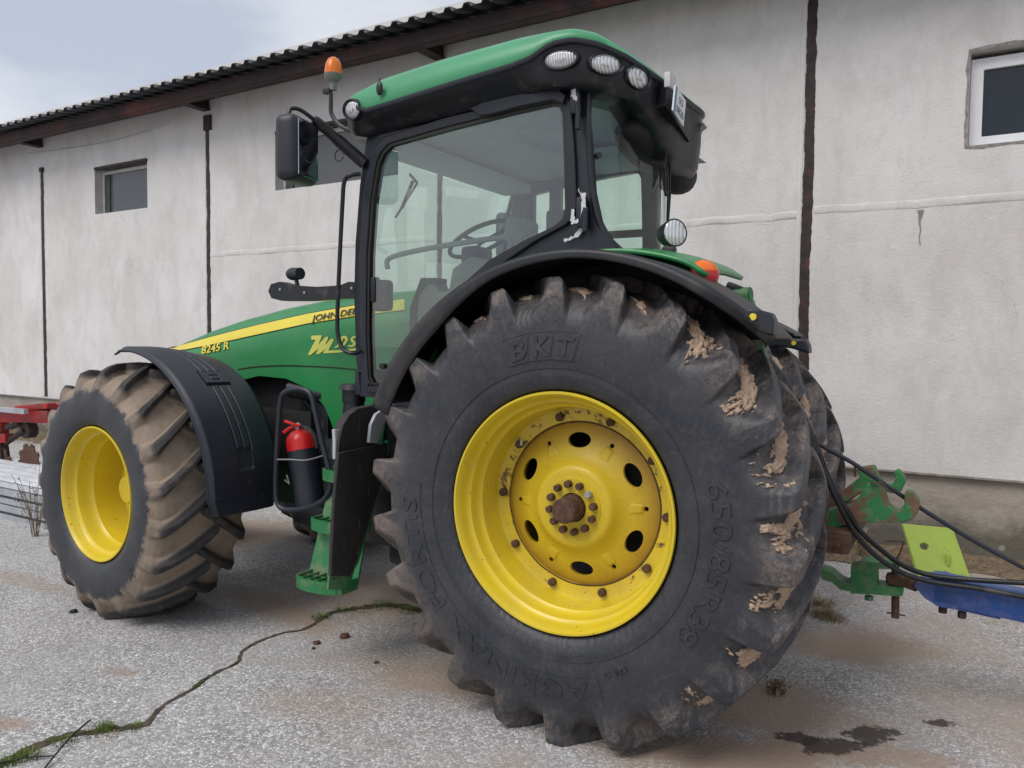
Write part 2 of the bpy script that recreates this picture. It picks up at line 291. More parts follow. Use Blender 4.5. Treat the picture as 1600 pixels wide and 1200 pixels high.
# ------------------------------------------------------------ mesh builder
ORG = {}
class MB:
    def __init__(s): s.v = []; s.f = []; s.mi = []; s.cur = 0
    def add(s, vs, fs):
        o = len(s.v); s.v += [Vector(p) for p in vs]; s.f += [tuple(i+o for i in f) for f in fs]; s.mi += [s.cur]*len(fs); return s
    def box(s, c, d, rot=None):
        c = Vector(c); R = rot or Matrix.Identity(3)
        P = [c+R @ Vector((x*d[0]/2, y*d[1]/2, z*d[2]/2)) for x in (-1, 1) for y in (-1, 1) for z in (-1, 1)]
        return s.add(P, [(0, 1, 3, 2), (4, 6, 7, 5), (0, 4, 5, 1), (2, 3, 7, 6), (0, 2, 6, 4), (1, 5, 7, 3)])
    def bbox(s, c, d, b=.01, rot=None, seg=2):
        bm = bmesh.new(); bmesh.ops.create_cube(bm, size=1)
        for v in bm.verts: v.co = Vector((v.co.x*d[0], v.co.y*d[1], v.co.z*d[2]))
        bmesh.ops.bevel(bm, geom=bm.edges[:], offset=b, segments=seg, affect='EDGES', profile=.6)
        R = rot or Matrix.Identity(3); bm.verts.index_update()
        s.add([Vector(c)+R @ v.co for v in bm.verts], [[v.index for v in f.verts] for f in bm.faces]); bm.free(); return s
    def tube(s, path, r, n=10, cap=True, closed=False):
        P = [Vector(p) for p in path]; N = len(P); rs = r if isinstance(r, (list, tuple)) else [r]*N
        rings = []; ref = None
        for i in range(N):
            a = P[(i-1) % N] if (closed or i > 0) else P[i]; b = P[(i+1) % N] if (closed or i < N-1) else P[i]
            t = (b-a).normalized()
            if ref is None: ref = Vector((0, 0, 1)) if abs(t.z) < .9 else Vector((1, 0, 0))
            x = (ref-t*ref.dot(t)).normalized(); y = t.cross(x); ref = x
            rings.append([P[i]+(x*math.cos(2*pi*k/n)+y*math.sin(2*pi*k/n))*rs[i] for k in range(n)])
        vs = [q for g in rings for q in g]; fs = []
        for i in range(N if closed else N-1):
            j = (i+1) % N
            for k in range(n): fs.append((i*n+k, i*n+(k+1) % n, j*n+(k+1) % n, j*n+k))
        if cap and not closed: fs += [tuple(range(n))[::-1], tuple((N-1)*n+k for k in range(n))]
        return s.add(vs, fs)
    def cyl(s, a, b, r, r2=None, n=24): return s.tube([a, b], [r, r2 if r2 is not None else r], n)
    def lathe(s, prof, n=96, c=(0, 0, 0), axis='Y', closed=False, a0=0, a1=2*pi):
        full = abs(a1-a0-2*pi) < 1e-6; vs = []; m_ = len(prof); nn = n if full else n+1
        for i in range(nn):
            a = a0+(a1-a0)*i/n; ca, sa = math.cos(a), math.sin(a)
            for (h, r) in prof:
                p = {'Y': (r*ca, h, r*sa), 'Z': (r*ca, r*sa, h), 'X': (h, r*ca, r*sa)}[axis]
                vs.append(Vector(p)+Vector(c))
        fs = []
        for i in range(n):
            j = (i+1) % nn
            for k in range(m_ if closed else m_-1):
                l = (k+1) % m_; fs.append((i*m_+k, i*m_+l, j*m_+l, j*m_+k))
        return s.add(vs, fs)
    def prism(s, pts, off, holes=()):
        """planar polygon (3D points, with holes) extruded by vector off"""
        loops = [[Vector(p) for p in pts]]+[[Vector(p) for p in h] for h in holes]; off = Vector(off)
        tri = tessellate_polygon(loops); flat = [p for l in loops for p in l]; n = len(flat)
        vs = flat+[p+off for p in flat]; fs = [tuple(t) for t in tri]+[tuple(i+n for i in t[::-1]) for t in tri]
        b = 0
        for l in loops:
            for i in range(len(l)):
                j = (i+1) % len(l); fs.append((b+i, b+j, b+j+n, b+i+n))
            b += len(l)
        return s.add(vs, fs)
    def grid(s, fn, nu, nv, closeu=False):
        vs = [fn(i/nu, j/nv) for i in range(nu+(0 if closeu else 1)) for j in range(nv+1)]; fs = []
        for i in range(nu):
            k = (i+1) % nu if closeu else i+1
            for j in range(nv): fs.append((i*(nv+1)+j, i*(nv+1)+j+1, k*(nv+1)+j+1, k*(nv+1)+j))
        return s.add(vs, fs)
    def ellipsoid(s, c, d, rot=None, nu=20, nv=12, z0=-1.):
        R = rot or Matrix.Identity(3)
        def fn(a, b):
            ph = -pi/2+pi*b; x = math.cos(ph)*math.cos(2*pi*a); y = math.cos(ph)*math.sin(2*pi*a); z = max(z0, math.sin(ph))
            return Vector(c)+R @ Vector((x*d[0], y*d[1], z*d[2]))
        return s.grid(fn, nu, nv, True)
    def mesh(s, name, mats, angle=35, weld=True):
        me = bpy.data.meshes.new(name); me.from_pydata([tuple(v) for v in s.v], [], s.f)
        for mm in (mats if isinstance(mats, (list, tuple)) else [mats]): me.materials.append(mm)
        me.polygons.foreach_set('material_index', s.mi)
        bm = bmesh.new(); bm.from_mesh(me)
        if weld: bmesh.ops.remove_doubles(bm, verts=bm.verts, dist=1e-5)
        bmesh.ops.recalc_face_normals(bm, faces=bm.faces)
        bm.to_mesh(me); bm.free()
        me.polygons.foreach_set('use_smooth', [True]*len(me.polygons))
        me.set_sharp_from_angle(angle=math.radians(angle)); me.update(); return me
    def build(s, name, mats, parent=None, org=None, local=False, rotz=0., angle=35, weld=True, bevel=0.):
        """vertices are world coordinates unless local; org = world origin of the object"""
        po = ORG[parent.name] if parent else Vector((0, 0, 0))
        og = Vector(org) if org is not None else Vector(po)
        if not local: s.v = [v-og for v in s.v]
        o = bpy.data.objects.new(name, s.mesh(name, mats, angle, weld)); COL.objects.link(o)
        if parent: o.parent = parent
        o.location = og-po; o.rotation_euler.z = rotz; ORG[o.name] = og
        if bevel:
            b = o.modifiers.new('bevel', 'BEVEL'); b.width = bevel; b.segments = 2; b.limit_method = 'ANGLE'; b.angle_limit = math.radians(40)
        return o
def empty(name, loc, rotz=0.):
    o = bpy.data.objects.new(name, None); COL.objects.link(o); o.location = loc; o.rotation_euler.z = rotz
    o.empty_display_size = .1; ORG[o.name] = Vector(loc); return o
def tag(o, label=None, cat=None, group=None, kind=None):
    for k, v in (('label', label), ('category', cat), ('group', group), ('kind', kind)):
        if v: o[k] = v
    return o
def text_geo(txt, size, ext, off=0., shear=0., res=4, space=1.):
    c = bpy.data.curves.new('t', 'FONT'); c.body = txt; c.size = size; c.extrude = ext; c.offset = off; c.shear = shear
    c.resolution_u = res; c.space_character = space; c.align_x = 'LEFT'
    o = bpy.data.objects.new('t', c); COL.objects.link(o); bpy.context.view_layer.update()
    me = bpy.data.meshes.new_from_object(o.evaluated_get(bpy.context.evaluated_depsgraph_get()))
    vs = [v.co.copy() for v in me.vertices]; fs = [tuple(p.vertices) for p in me.polygons]
    bpy.data.objects.remove(o); bpy.data.curves.remove(c); bpy.data.meshes.remove(me)
    x0 = min(v.x for v in vs); x1 = max(v.x for v in vs)
    return [Vector((v.x-x0, v.y, v.z)) for v in vs], fs, x1-x0
def interp(x, pts):
    if x <= pts[0][0]: return pts[0][1]
    for (a, b), (c, d) in zip(pts, pts[1:]):
        if x <= c: return b+(d-b)*(x-a)/(c-a)
    return pts[-1][1]
def sm(x, a, b):
    t = max(0, min(1, (x-a)/(b-a))); return t*t*(3-2*t)
def smooth_path(P, n=6, closed=False):
    P = [Vector(p) for p in P]; out = []; N = len(P)
    for i in range(N if closed else N-1):
        p0 = P[(i-1) % N] if closed or i > 0 else P[i]; p1 = P[i]; p2 = P[(i+1) % N]; p3 = P[(i+2) % N] if closed or i+2 < N else P[i+1]
        for k in range(n):
            t = k/n; out.append(.5*((2*p1)+(p2-p0)*t+(2*p0-5*p1+4*p2-p3)*t*t+(3*p1-p0-3*p2+p3)*t**3))
    if not closed: out.append(P[-1])
    return out
exec_parts = []
# ============================================================ TRACTOR
TR = empty('tractor', (-1.5, 1.25, GZ))
tag(TR, 'large green tractor with yellow wheels, black cab frame and mud on its tyres', 'tractor')
# ------------------------------------------------------------ wheels
import numpy as np
def nsm(x, a, b):
    t = np.clip((x-a)/(b-a), 0, 1); return t*t*(3-2*t)
def build_tyre(name, mat, parent, org, low, V, L, W_, N, ph0, zc, hwt, ew, nose, twist, per, mudk=None, rotz=0., asym=0.):
    """one continuous rubber surface: lugs rise from the base profile V to the crown profile L"""
    def dens(P, k):
        out = []
        for a, c in zip(P, P[1:]):
            n_ = max(1, int(math.hypot(c[0]-a[0], c[1]-a[1])/k+.5))
            out += [(a[0]+(c[0]-a[0])*q/n_, a[1]+(c[1]-a[1])*q/n_) for q in range(n_)]
        return out
    lo = dens(low+[V[0]], .02); m_ = len(V)
    vs, ls = [], []
    for i in range(m_-1):
        n_ = max(2, int(math.hypot(L[i+1][0]-L[i][0], L[i+1][1]-L[i][1])/.006))
        for q in range(n_): t = q/n_; vs.append([V[i][k]+(V[i+1][k]-V[i][k])*t for k in (0, 1)]); ls.append([L[i][k]+(L[i+1][k]-L[i][k])*t for k in (0, 1)])
    vs.append(list(V[-1])); ls.append(list(L[-1]))
    A = np.array(lo+vs); B_ = np.array(lo+ls)
    def smo(X, k0):
        Y_ = X.copy()
        for _ in range(2): Y_[k0:-1] = (Y_[k0-1:-2]+2*Y_[k0:-1]+Y_[k0+1:])/4
        return Y_
    A, B_ = smo(A, 3), smo(B_, 3)
    mir = lambda X: np.concatenate([X, np.stack([W_-X[-2::-1, 0], X[-2::-1, 1]], 1)])
    A, B_ = mir(A), mir(B_); M_ = len(A); NP = N*per
    sm_ = (A[:, 0]+B_[:, 0])/2; sh = lambda s_: np.clip(s_-.015, 0, 9)*twist
    sa = np.minimum(sm_, W_-sm_)
    phi = ph0+np.arange(NP)[None, :]*(2*pi/NP)+sh(sa)[:, None]
    h = np.zeros((M_, NP)); pit = 2*pi/N; r0 = B_[:, 1][:, None]; gapd = []
    for side in (0, 1):
        s_ = sm_ if side == 0 else W_-sm_
        c = ph0+sh(s_)+side*pit/2
        idx = np.floor((phi-c[:, None])/pit+.5)
        d = (phi-c[:, None])-idx*pit
        hw_ = np.interp(s_, *zip(*hwt))[:, None]; e = np.interp(s_, *zip(*ew))[:, None]
        jit = (np.sin(idx*12.9898+side*3.1)*43758.5) % 1*.006-.003
        # trailing edge of each lug is steep, leading flank runs out gently at the shoulder
        k_ = asym*(1-nsm(s_, .04, .16))[:, None]
        ee = np.where(d > 0, e*(1+2.0*k_), e*(1-.35*k_)); hx = np.where(d > 0, hw_*(1-.55*k_), hw_)
        hh = 1-(.45*nsm(np.abs(d)*r0, hx+jit, hx+ee+jit)+.55*np.clip((np.abs(d)*r0-hx-jit)/ee, 0, 1))
        hh = hh*(1-nsm(s_, nose-.012, nose+.018))[:, None]
        h = np.maximum(h, hh); gapd.append((s_, c, pit))
    P = A[:, None, :]+(B_-A)[:, None, :]*h[:, :, None]
    mud = np.zeros((M_, NP)); S_ = P[:, :, 0].copy(); R_ = P[:, :, 1].copy()
    if mudk:
        for side in (0, 1):
            s_, c, pit = gapd[side]
            for i in range(M_):
                if not (-.03 < s_[i] < .24) or B_[i, 1] < .84: continue
                for j in range(NP):
                    q = (phi[i, j]-c[i])/pit-.5; k = math.floor(q+.5); a = (q-k)*pit*.95
                    key = (k % N)+side*50; rnd = ((math.sin(key*78.233)*43758.5) % 1); deg = math.degrees(ph0+(k+.5)*pit) % 360
                    big = mudk(deg, rnd)
                    if big <= 0: continue
                    x = (a+.010*(rnd-.5))/(.050*big); y = (s_[i]-.065-.03*rnd)/(.080*big); dd_ = math.hypot(x, y)
                    if dd_ > 2: continue
                    nv = Vector((S_[i, j]*14+key*3.7, a*16, key)); dd_ += .85*noise.noise(nv)+.5*noise.noise(nv*3.1)+.45*noise.noise(nv*8)
                    mm = 1-sm(dd_, .80, .92); mud[i, j] = max(mud[i, j], mm)
                    if mm > 0: R_[i, j] += mm*(.010+.010*noise.noise(nv*4)+.006*noise.noise(nv*13))*(1-.6*h[i, j])*big; S_[i, j] += (-1 if side == 0 else 1)*mm*.006
    # small scars and wear over the whole flank
    X = R_*np.cos(phi); Z = R_*np.sin(phi); Yv = S_
    lim = GZ-zc; k = nsm(-Z, -(lim+.06), -lim); Yv = Yv+np.where(Yv < W_/2, -.022, .022)*k*(Z < lim+.06); Z = np.maximum(Z, lim)
    co = np.stack([X, Yv, Z], 2).reshape(-1, 3)
    ii, jj = np.meshgrid(np.arange(M_-1), np.arange(NP), indexing='ij'); j2 = (jj+1) % NP
    F_ = np.stack([ii*NP+jj, (ii+1)*NP+jj, (ii+1)*NP+j2, ii*NP+j2], 2).reshape(-1, 4)
    me = bpy.data.meshes.new(name); me.vertices.add(len(co)); me.vertices.foreach_set('co', co.ravel())
    me.loops.add(F_.size); me.loops.foreach_set('vertex_index', F_.ravel().astype(np.int32)); me.polygons.add(len(F_))
    me.polygons.foreach_set('loop_start', np.arange(0, F_.size, 4, dtype=np.int32)); me.polygons.foreach_set('loop_total', np.full(len(F_), 4, dtype=np.int32))
    me.update(calc_edges=True); me.validate(); me.polygons.foreach_set('use_smooth', [True]*len(F_)); me.materials.append(mat)
    for nm, arr in (('lug', h), ('mud', mud)):
        at = me.attributes.new(nm, 'FLOAT', 'POINT'); at.data.foreach_set('value', arr.ravel().astype(np.float32))
    o = bpy.data.objects.new(name, me); COL.objects.link(o); o.parent = parent; o.location = Vector(org)-ORG[parent.name]; o.rotation_euler.z = rotz; ORG[o.name] = Vector(org)
    return o
def side_s(prof, r):
    pts = sorted((rr, ss) for ss, rr in prof); return interp(r, pts)
ZR = .9663
profR = [(.06, .50), (.03, .512), (.008, .517), (-.012, .53), (-.018, .55), (-.022, .572), (-.030, .578), (-.030, .590), (-.026, .596), (-.034, .63), (-.040, .69), (-.040, .75), (-.034, .80), (-.022, .845), (-.004, .88), (.02, .905), (.05, .925), (.10, .942), (.18, .955), (.30, .962)]
lowR = [(.05, .505), (.02, .515), (.002, .520), (-.012, .53), (-.018, .55), (-.022, .572), (-.030, .578), (-.030, .590), (-.026, .596), (-.034, .63), (-.040, .69), (-.040, .75)]
VR = [(-.038, .79), (-.031, .818), (-.018, .843), (.000, .866), (.026, .890), (.060, .915), (.11, .936), (.18, .950), (.30, .958)]
LR = [(-.038, .79), (-.037, .830), (-.036, .870), (-.032, .915), (-.022, .958), (.004, .988), (.08, 1.000), (.18, 1.012), (.30, 1.022)]
PH = math.radians(91.4)
rimR = [(.06, .488), (.02, .505), (.0, .514), (-.008, .511), (-.008, .503), (.004, .495), (.02, .488), (.045, .484), (.058, .476), (.064, .466), (.085, .461), (.105, .459), (.118, .450), (.125, .442), (.16, .438), (.235, .436), (.246, .43), (.25, .42), (.25, .372), (.262, .366), (.262, .40), (.3, .42), (.55, .44), (.60, .50)]
HR = (0, 0, ZR)
def gear_bolts(b, n, rad, y0, y1, r, ph, skip=()):
    for i in range(n):
        if i in skip: continue
        a = ph+2*pi*i/n; rr = r*random.uniform(.92, 1.06)
        b.lathe([(y1, 0), (y1, rr*.8), (y1+.004, rr), (y0, rr), (y0, 0)], 14, (rad*math.cos(a), 0, rad*math.sin(a)))
def holes_cut(o, cutters):
    me = cutters.mesh('cut', m_dark); c = bpy.data.objects.new('cut', me); COL.objects.link(c); c.parent = o
    md = o.modifiers.new('b', 'BOOLEAN'); md.object = c; md.operation = 'DIFFERENCE'; md.solver = 'EXACT'
    bpy.context.view_layer.update()
    me2 = bpy.data.meshes.new_from_object(o.evaluated_get(bpy.context.evaluated_depsgraph_get()))
    o.modifiers.clear(); o.data = me2; bpy.data.objects.remove(c)
    me2.set_sharp_from_angle(angle=math.radians(35))
rw = MB().lathe(rimR, 128).build('rear_wheel', m_yel, TR, HR, True)
def mudR(deg, rnd):
    if deg > 300 or deg < 62: return .95+.45*rnd
    if deg < 130: return .55+.35*rnd
    return .45*rnd
ty = build_tyre('tyre', m_rubR, rw, HR, lowR, VR, LR, .60, 22, PH, ZR, [(-.04, .052), (-.02, .050), (.01, .042), (.10, .032), (.2, .026), (.36, .022)], [(-.04, .034), (0, .026), (.05, .022), (.12, .018), (.36, .016)], .365, .84, 58, mudR, asym=1.)
# wheel disc with hand holes
disc = [(.285, .372), (.262, .366), (.256, .350), (.250, .335), (.236, .29), (.222, .25), (.214, .232), (.204, .215), (.186, .195), (.168, .182), (.160, .172), (.1575, .16), (.157, .133), (.152, .13), (.1515, .075), (.152, .064), (.30, .064), (.30, .10), (.23, .22), (.27, .34), (.30, .372)]
dd = MB().lathe(disc, 128, closed=True).build('wheel_disc', m_yeld, rw, HR, True)
b = MB(); b.tube([(.3665*math.cos(2*pi*k/120), .2515+.0015*math.sin(k*.7), .3665*math.sin(2*pi*k/120)) for k in range(120)], .0032, 6, closed=True); b.build('rust_seam', m_rust, rw, HR, True)
cu = MB()
for i in range(6):
    a = math.radians(92+60*i); C = Vector((.287*math.cos(a), .25, .287*math.sin(a))); er = Vector((math.cos(a), 0, math.sin(a))); et = Vector((-math.sin(a), 0, math.cos(a)))
    n_ = 28; P = [C+er*(.034*math.cos(2*pi*k/n_))+et*(.056*math.sin(2*pi*k/n_))+Vector((0, -.15, 0)) for k in range(n_)]
    cu.prism(P, (0, .4, 0))
    a2 = a+math.radians(30); cu.cyl((.305*math.cos(a2), .1, .305*math.sin(a2)), (.305*math.cos(a2), .4, .305*math.sin(a2)), .011, n=14)
holes_cut(dd, cu)
for i in range(6):     # raised bosses round the small holes, with a rib towards the hub
    a2 = math.radians(92+30+60*i); ca, sa = math.cos(a2), math.sin(a2)
    er = Vector((ca, 0, sa)); et = Vector((-sa, 0, ca)); b = MB()
    b.add([er*.295+et*.020+Vector((0, .236, 0)), er*.295-et*.020+Vector((0, .236, 0)), er*.235-et*.026+Vector((0, .2175, 0)), er*.235+et*.026+Vector((0, .2175, 0)),
           er*.288+et*.011+Vector((0, .229, 0)), er*.288-et*.011+Vector((0, .229, 0)), er*.245-et*.016+Vector((0, .2165, 0)), er*.245+et*.016+Vector((0, .2165, 0))],
          [(4, 5, 6, 7), (0, 4, 7, 3), (1, 2, 6, 5), (0, 1, 5, 4), (3, 7, 6, 2)])
    b.build('rib_boss', m_yeld, rw, HR, True, angle=20)
for i in range(10):
    b = MB(); a = math.radians(106+36*i); c = (.397*math.cos(a), 0, .397*math.sin(a)); rr = .0185
    b.lathe([(.226, 0), (.226, rr*.8), (.230, rr), (.252, rr), (.252, 0)], 16, c); b.build('rim_bolt', m_rust, rw, HR, True)
for i in range(12):
    b = MB(); a = math.radians(99+30*i); c = (.105*math.cos(a), 0, .105*math.sin(a)); rr = .0168*random.uniform(.93, 1.04)
    b.lathe([(.122, 0), (.122, rr*.8), (.127, rr), (.153, rr), (.153, 0)], 6 if i % 5 == 9 else 14, c); b.build('wheel_nut', m_metal if i == 10 else m_rust, rw, HR, True)
b = MB(); b.lathe([(.058, 0), (.058, .050), (.063, .055), (.120, .055), (.120, .059), (.26, .060)], 40); b.build('axle_end', m_rust, rw, HR, True)
b = MB(); b.cyl((-.215, .08, .285), (-.203, .055, .27), .006); b.build('valve_stem', m_metal, rw, HR, True)
b = MB(); b.lathe([(.32, .0), (.32, .25), (.5, .3), (.9, .3)], 32); b.build('axle_housing', m_dark, rw, HR, True)
# chalky rust flecks round bolts
def sidemap(prof, phi0, r0, lift=.0):
    def f(v):
        r = r0+v.y; a = phi0-v.x/(r0+.04); return Vector((r*math.cos(a), side_s(prof, r)-.001-lift-max(0, v.z), r*math.sin(a)))
    return f
b = MB()
def put(b, txt, size, ext, phi_deg, r0, prof, span=None, lift=0., off=0., shear=0., k=1.):
    vs, fs, w_ = text_geo(txt, size, ext, off, shear)
    rm = r0+.04; want = math.radians(span)*rm if span else w_
    f = sidemap(prof, math.radians(phi_deg), r0, lift); b.add([f(Vector((v.x*want/w_, v.y, v.z+ext))) for v in vs], fs)
put(b, '650/85R38', .118, .0020, 17, .660, profR, 54)
put(b, 'AGRIMAX FORTIS', .118, .0013, -76, .695, profR, 104)
put(b, '174 D', .03, .002, -60, .66, profR, 9)
def arcs(b, r, a0, a1, w_=.003, h=.003, prof=profR):
    def fn(u, v):
        a = math.radians(a0+(a1-a0)*u); rr = r+(v-.5)*w_; return Vector((rr*math.cos(a), side_s(prof, rr)-h*(1 if .2 < v < .8 else 0), rr*math.sin(a)))
    b.grid(fn, max(8, int(abs(a1-a0))), 3)
def radial(b, a, r0, r1, prof=profR, h=.003):
    for k in range(8):
        ra = r0+(r1-r0)*k/8; rb = r0+(r1-r0)*(k+1)/8; A = math.radians(a); d = .002/ra
        b.add([Vector((r*math.cos(A+q), side_s(prof, r)-h, r*math.sin(A+q))) for r, q in ((ra, -d), (ra, d), (rb, d), (rb, -d))], [(0, 1, 2, 3)])
arcs(b, .672, -186, -72); arcs(b, .815, -186, -74); radial(b, -72, .672, .8); radial(b, -186, .672, .8)
# brand block: three slanted plates with letters cut proud of them
for i, ch in enumerate('BKT'):
    a0 = 109-9.2*i; a1 = a0-8.6
    for (r1, r2) in ((.645, .648), (.760, .763)): arcs(b, (r1+r2)/2, a0, a1, .004, .004)
    def plate(u, v, a0=a0, a1=a1):
        r = .648+.112*v; a = math.radians(a0+(a1-a0)*u-1.6*(v-.5)); return Vector((r*math.cos(a), side_s(profR, r)-.0020, r*math.sin(a)))
    b.grid(plate, 8, 8)
    vs, fs, w_ = text_geo(ch, .115, .0010, .004, .12); f = sidemap(profR, math.radians(a0-1.3), .665, .0020)
    b.add([f(Vector((v.x*.078/w_, v.y*.95, v.z+.0025))) for v in vs], fs)
arcs(b, .612, 0, 360, .005, .004)
b.build('sidewall_lettering', m_rubR, rw, HR, True, angle=20, weld=False)
# dried mud cakes between the lugs
# far rear wheel: same wheel mirrored across the tractor
def mirrored(src, loc, skip=('valve', 'lettering', 'wheel_nut', 'axle_end', 'rim_bolt', 'axle_h')):
    r = src.copy(); COL.objects.link(r); r.location = loc; r.scale.y = -1
    for ch in src.children:
        if any(k in ch.name for k in skip): continue
        c = ch.copy(); COL.objects.link(c); c.parent = r
    return r
far = mirrored(rw, Vector((-.14, 2.33, ZR-.08))-ORG['tractor'])
# front wheels (turned slightly)
ST = -0.1111; ZF = .745
profF = [(.04, .37), (.02, .39), (.006, .405), (-.012, .42), (-.022, .445), (-.032, .48), (-.038, .53), (-.036, .58), (-.026, .625), (-.008, .66), (.02, .683), (.06, .70), (.14, .712), (.28, .718)]
lowF = [(.04, .40), (.02, .408), (.004, .413), (-.012, .42), (-.022, .445), (-.032, .48), (-.038, .53)]
VF = [(-.037, .57), (-.030, .605), (-.016, .640), (.006, .667), (.035, .688), (.08, .702), (.16, .712), (.28, .717)]
LF = [(-.037, .57), (-.034, .615), (-.026, .658), (-.008, .705), (.018, .742), (.08, .765), (.17, .780), (.28, .787)]
rimF = [(.05, .385), (.02, .398), (.0, .408), (-.007, .405), (-.007, .398), (.004, .39), (.02, .383), (.05, .378), (.062, .368), (.068, .356), (.10, .350), (.13, .347), (.15, .338), (.16, .330), (.25, .325), (.33, .324), (.345, .315), (.345, .29), (.33, .275), (.305, .25), (.285, .215), (.28, .18), (.28, .17), (.262, .165), (.26, .0)]
HF = (-3.05, -.0498, ZF)
fwh = MB().lathe(rimF, 96).build('front_wheel', m_yelf, TR, HF, True, rotz=ST)
build_tyre('tyre', m_rubF, fwh, HF, lowF, VF, LF, .56, 19, math.radians(8), ZF, [(-.04, .020), (.02, .022), (.06, .017), (.34, .015)], [(-.04, .045), (.03, .036), (.10, .026), (.34, .024)], .335, 1.0, 50, None)
b = MB()
for i in range(8):
    a = 2*pi*i/8; b.cyl((.13*math.cos(a), .245, .13*math.sin(a)), (.13*math.cos(a), .265, .13*math.sin(a)), .014, n=12)
b.cyl((0, .19, 0), (0, .27, 0), .08, .095); b.build('hub', m_yeld, fwh, HF, True)
ffar = mirrored(fwh, Vector((-3.05, 2.50, ZF))-ORG['tractor'])
# front fender: rolled sheet riding over the wheel
cs, sn = math.cos(ST), math.sin(ST)
def wf(p): return Vector((HF[0]+p.x*cs-p.y*sn, HF[1]+p.x*sn+p.y*cs, HF[2]+p.z))
b = MB()
def ff(u, v):
    a = math.radians(97-101*u); s = .185+(.505-.05*sm(u, .75, 1))*v; R = .885-.012*sm(v, .6, 1)-.035*sm(v, .3, 1)*sm(u, .5, .1)
    lip = .020*sm(v, .08, .0)+.02*sm(v, .93, 1.)
    R -= lip
    if u > .94 and v < .18: s += .03*sm(u, .94, 1)*sm(v, .18, 0)
    R += .02*sm(u, .05, 0)*-1
    gro = 0
    for g in (.42, .52, .62):
        if .0 < u < .76: gro = max(gro, math.exp(-((v-g)/.007)**2))
    if .40 < u < .485: gro *= .0
    R -= .012*gro
    if .405 < u < .475 and .37 < v < .69: R += .008
    if .398 < u < .482 and .36 < v < .70 and not (.405 < u < .475 and .37 < v < .69): R -= .010
    if .425 < u < .455 and .46 < v < .60 and not (.432 < u < .448 and .475 < v < .585): R -= .006
    if .76 < u < .84 and .42 < v < .62: R -= .010
    return Vector((R*math.cos(a), s, R*math.sin(a)))
b.grid(ff, 170, 190)
o = b.build('front_fender', m_fender, TR, HF, True, rotz=ST, angle=60)
sd = o.modifiers.new('s', 'SOLIDIFY'); sd.thickness = .012; sd.offset = -1
b = MB()
b.tube([(0.35, .40, .45), (.80, .40, .33)], .02); b.tube([(.30, .45, .2), (.25, .42, .84)], .02); b.tube([(.0, .40, .2), (.0, .40, .86)], .02)
b.build('fender_bracket', m_dark, TR, HF, True, rotz=ST)
# ------------------------------------------------------------ hood
YC = 1.25
topl = [(-4.15, 1.32), (-4.05, 1.47), (-3.9, 1.58), (-3.6, 1.680), (-3.3, 1.765), (-3.0, 1.835), (-2.6, 1.910), (-2.2, 1.965), (-1.8, 1.995), (-1.35, 2.01)]
def hw(x): return interp(x, [(-4.15, .22), (-4.05, .33), (-3.8, .38), (-3.2, .415), (-2.4, .435), (-1.3, .45)])
def hood_y(x, z):
    H = interp(x, topl); W_ = hw(x); d = .30
    if z < H-d: return YC-W_-.012*(1-((z-1.0)/.8)**2)*0
    q = min(1, (z-(H-d))/d); return YC-W_*(1-q**2.3)**(1/2.3)
def hood_edge(x):   # lower edge: wheel arch then skirt
    return interp(x, [(-4.1, 1.05), (-3.6, 1.12), (-3.0, 1.36), (-2.6, 1.44), (-2.35, 1.43), (-2.15, 1.37), (-2.02, 1.27), (-1.94, 1.12), (-1.90, .98), (-1.86, .93), (-1.3, .93)])
b = MB()
def hf(side):
    def f(u, v):
        x = -4.12+2.76*u; H = interp(x, topl); zl = hood_edge(x)
        if v < .5:
            z = zl+(H-.30-zl)*(v/.5)
        else:
            q = math.sin((v-.5)/.5*pi/2); z = H-.30+.30*q
        y = hood_y(x, z)
        if side: y = 2*YC-y
        return Vector((x, y, z))
    return f
b.grid(hf(0), 110, 40); b.grid(hf(1), 60, 30)
b.grid(lambda u, v: Vector((-4.12-.03*math.sin(pi*v), YC-.25+.5*v, .9+.48*u)), 4, 8)
hood = b.build('hood', m_green, TR, angle=40)
def on_hood(px, py, lift=.003):
    P = Y(px, py, .82); z = P.z; x = P.x
    for _ in range(6):
        yy = hood_y(x, z); P = Y(px, py, yy); x, z = P.x, P.z
    return Vector((x, hood_y(x, z)-lift, z))
def interp2(t, P): # polyline param by x
    return interp(t, P)
def band(top, bot, n, lift, name, mat):
    b = MB(); x0, x1 = top[0][0], top[-1][0]
    b.grid(lambda u, v: on_hood(x0+(x1-x0)*u, interp(x0+(x1-x0)*u, bot)*(1-v)+interp(x0+(x1-x0)*u, top)*v, lift), n, 3)
    return b.build(name, mat, hood, angle=60)
st_t = [(262, 545), (330, 526.5), (400, 508.5), (480, 490.5), (556, 477), (633, 467)]
st_b = [(262, 548), (290, 546), (330, 538.5), (400, 523), (480, 505.5), (556, 493.5), (633, 484)]
band([(a, c-1.3) for a, c in st_t], [(a, c+1.3) for a, c in st_b], 80, .003, 'stripe_border', m_decalb)
band(st_t, st_b, 80, .0055, 'yellow_stripe', m_decal)
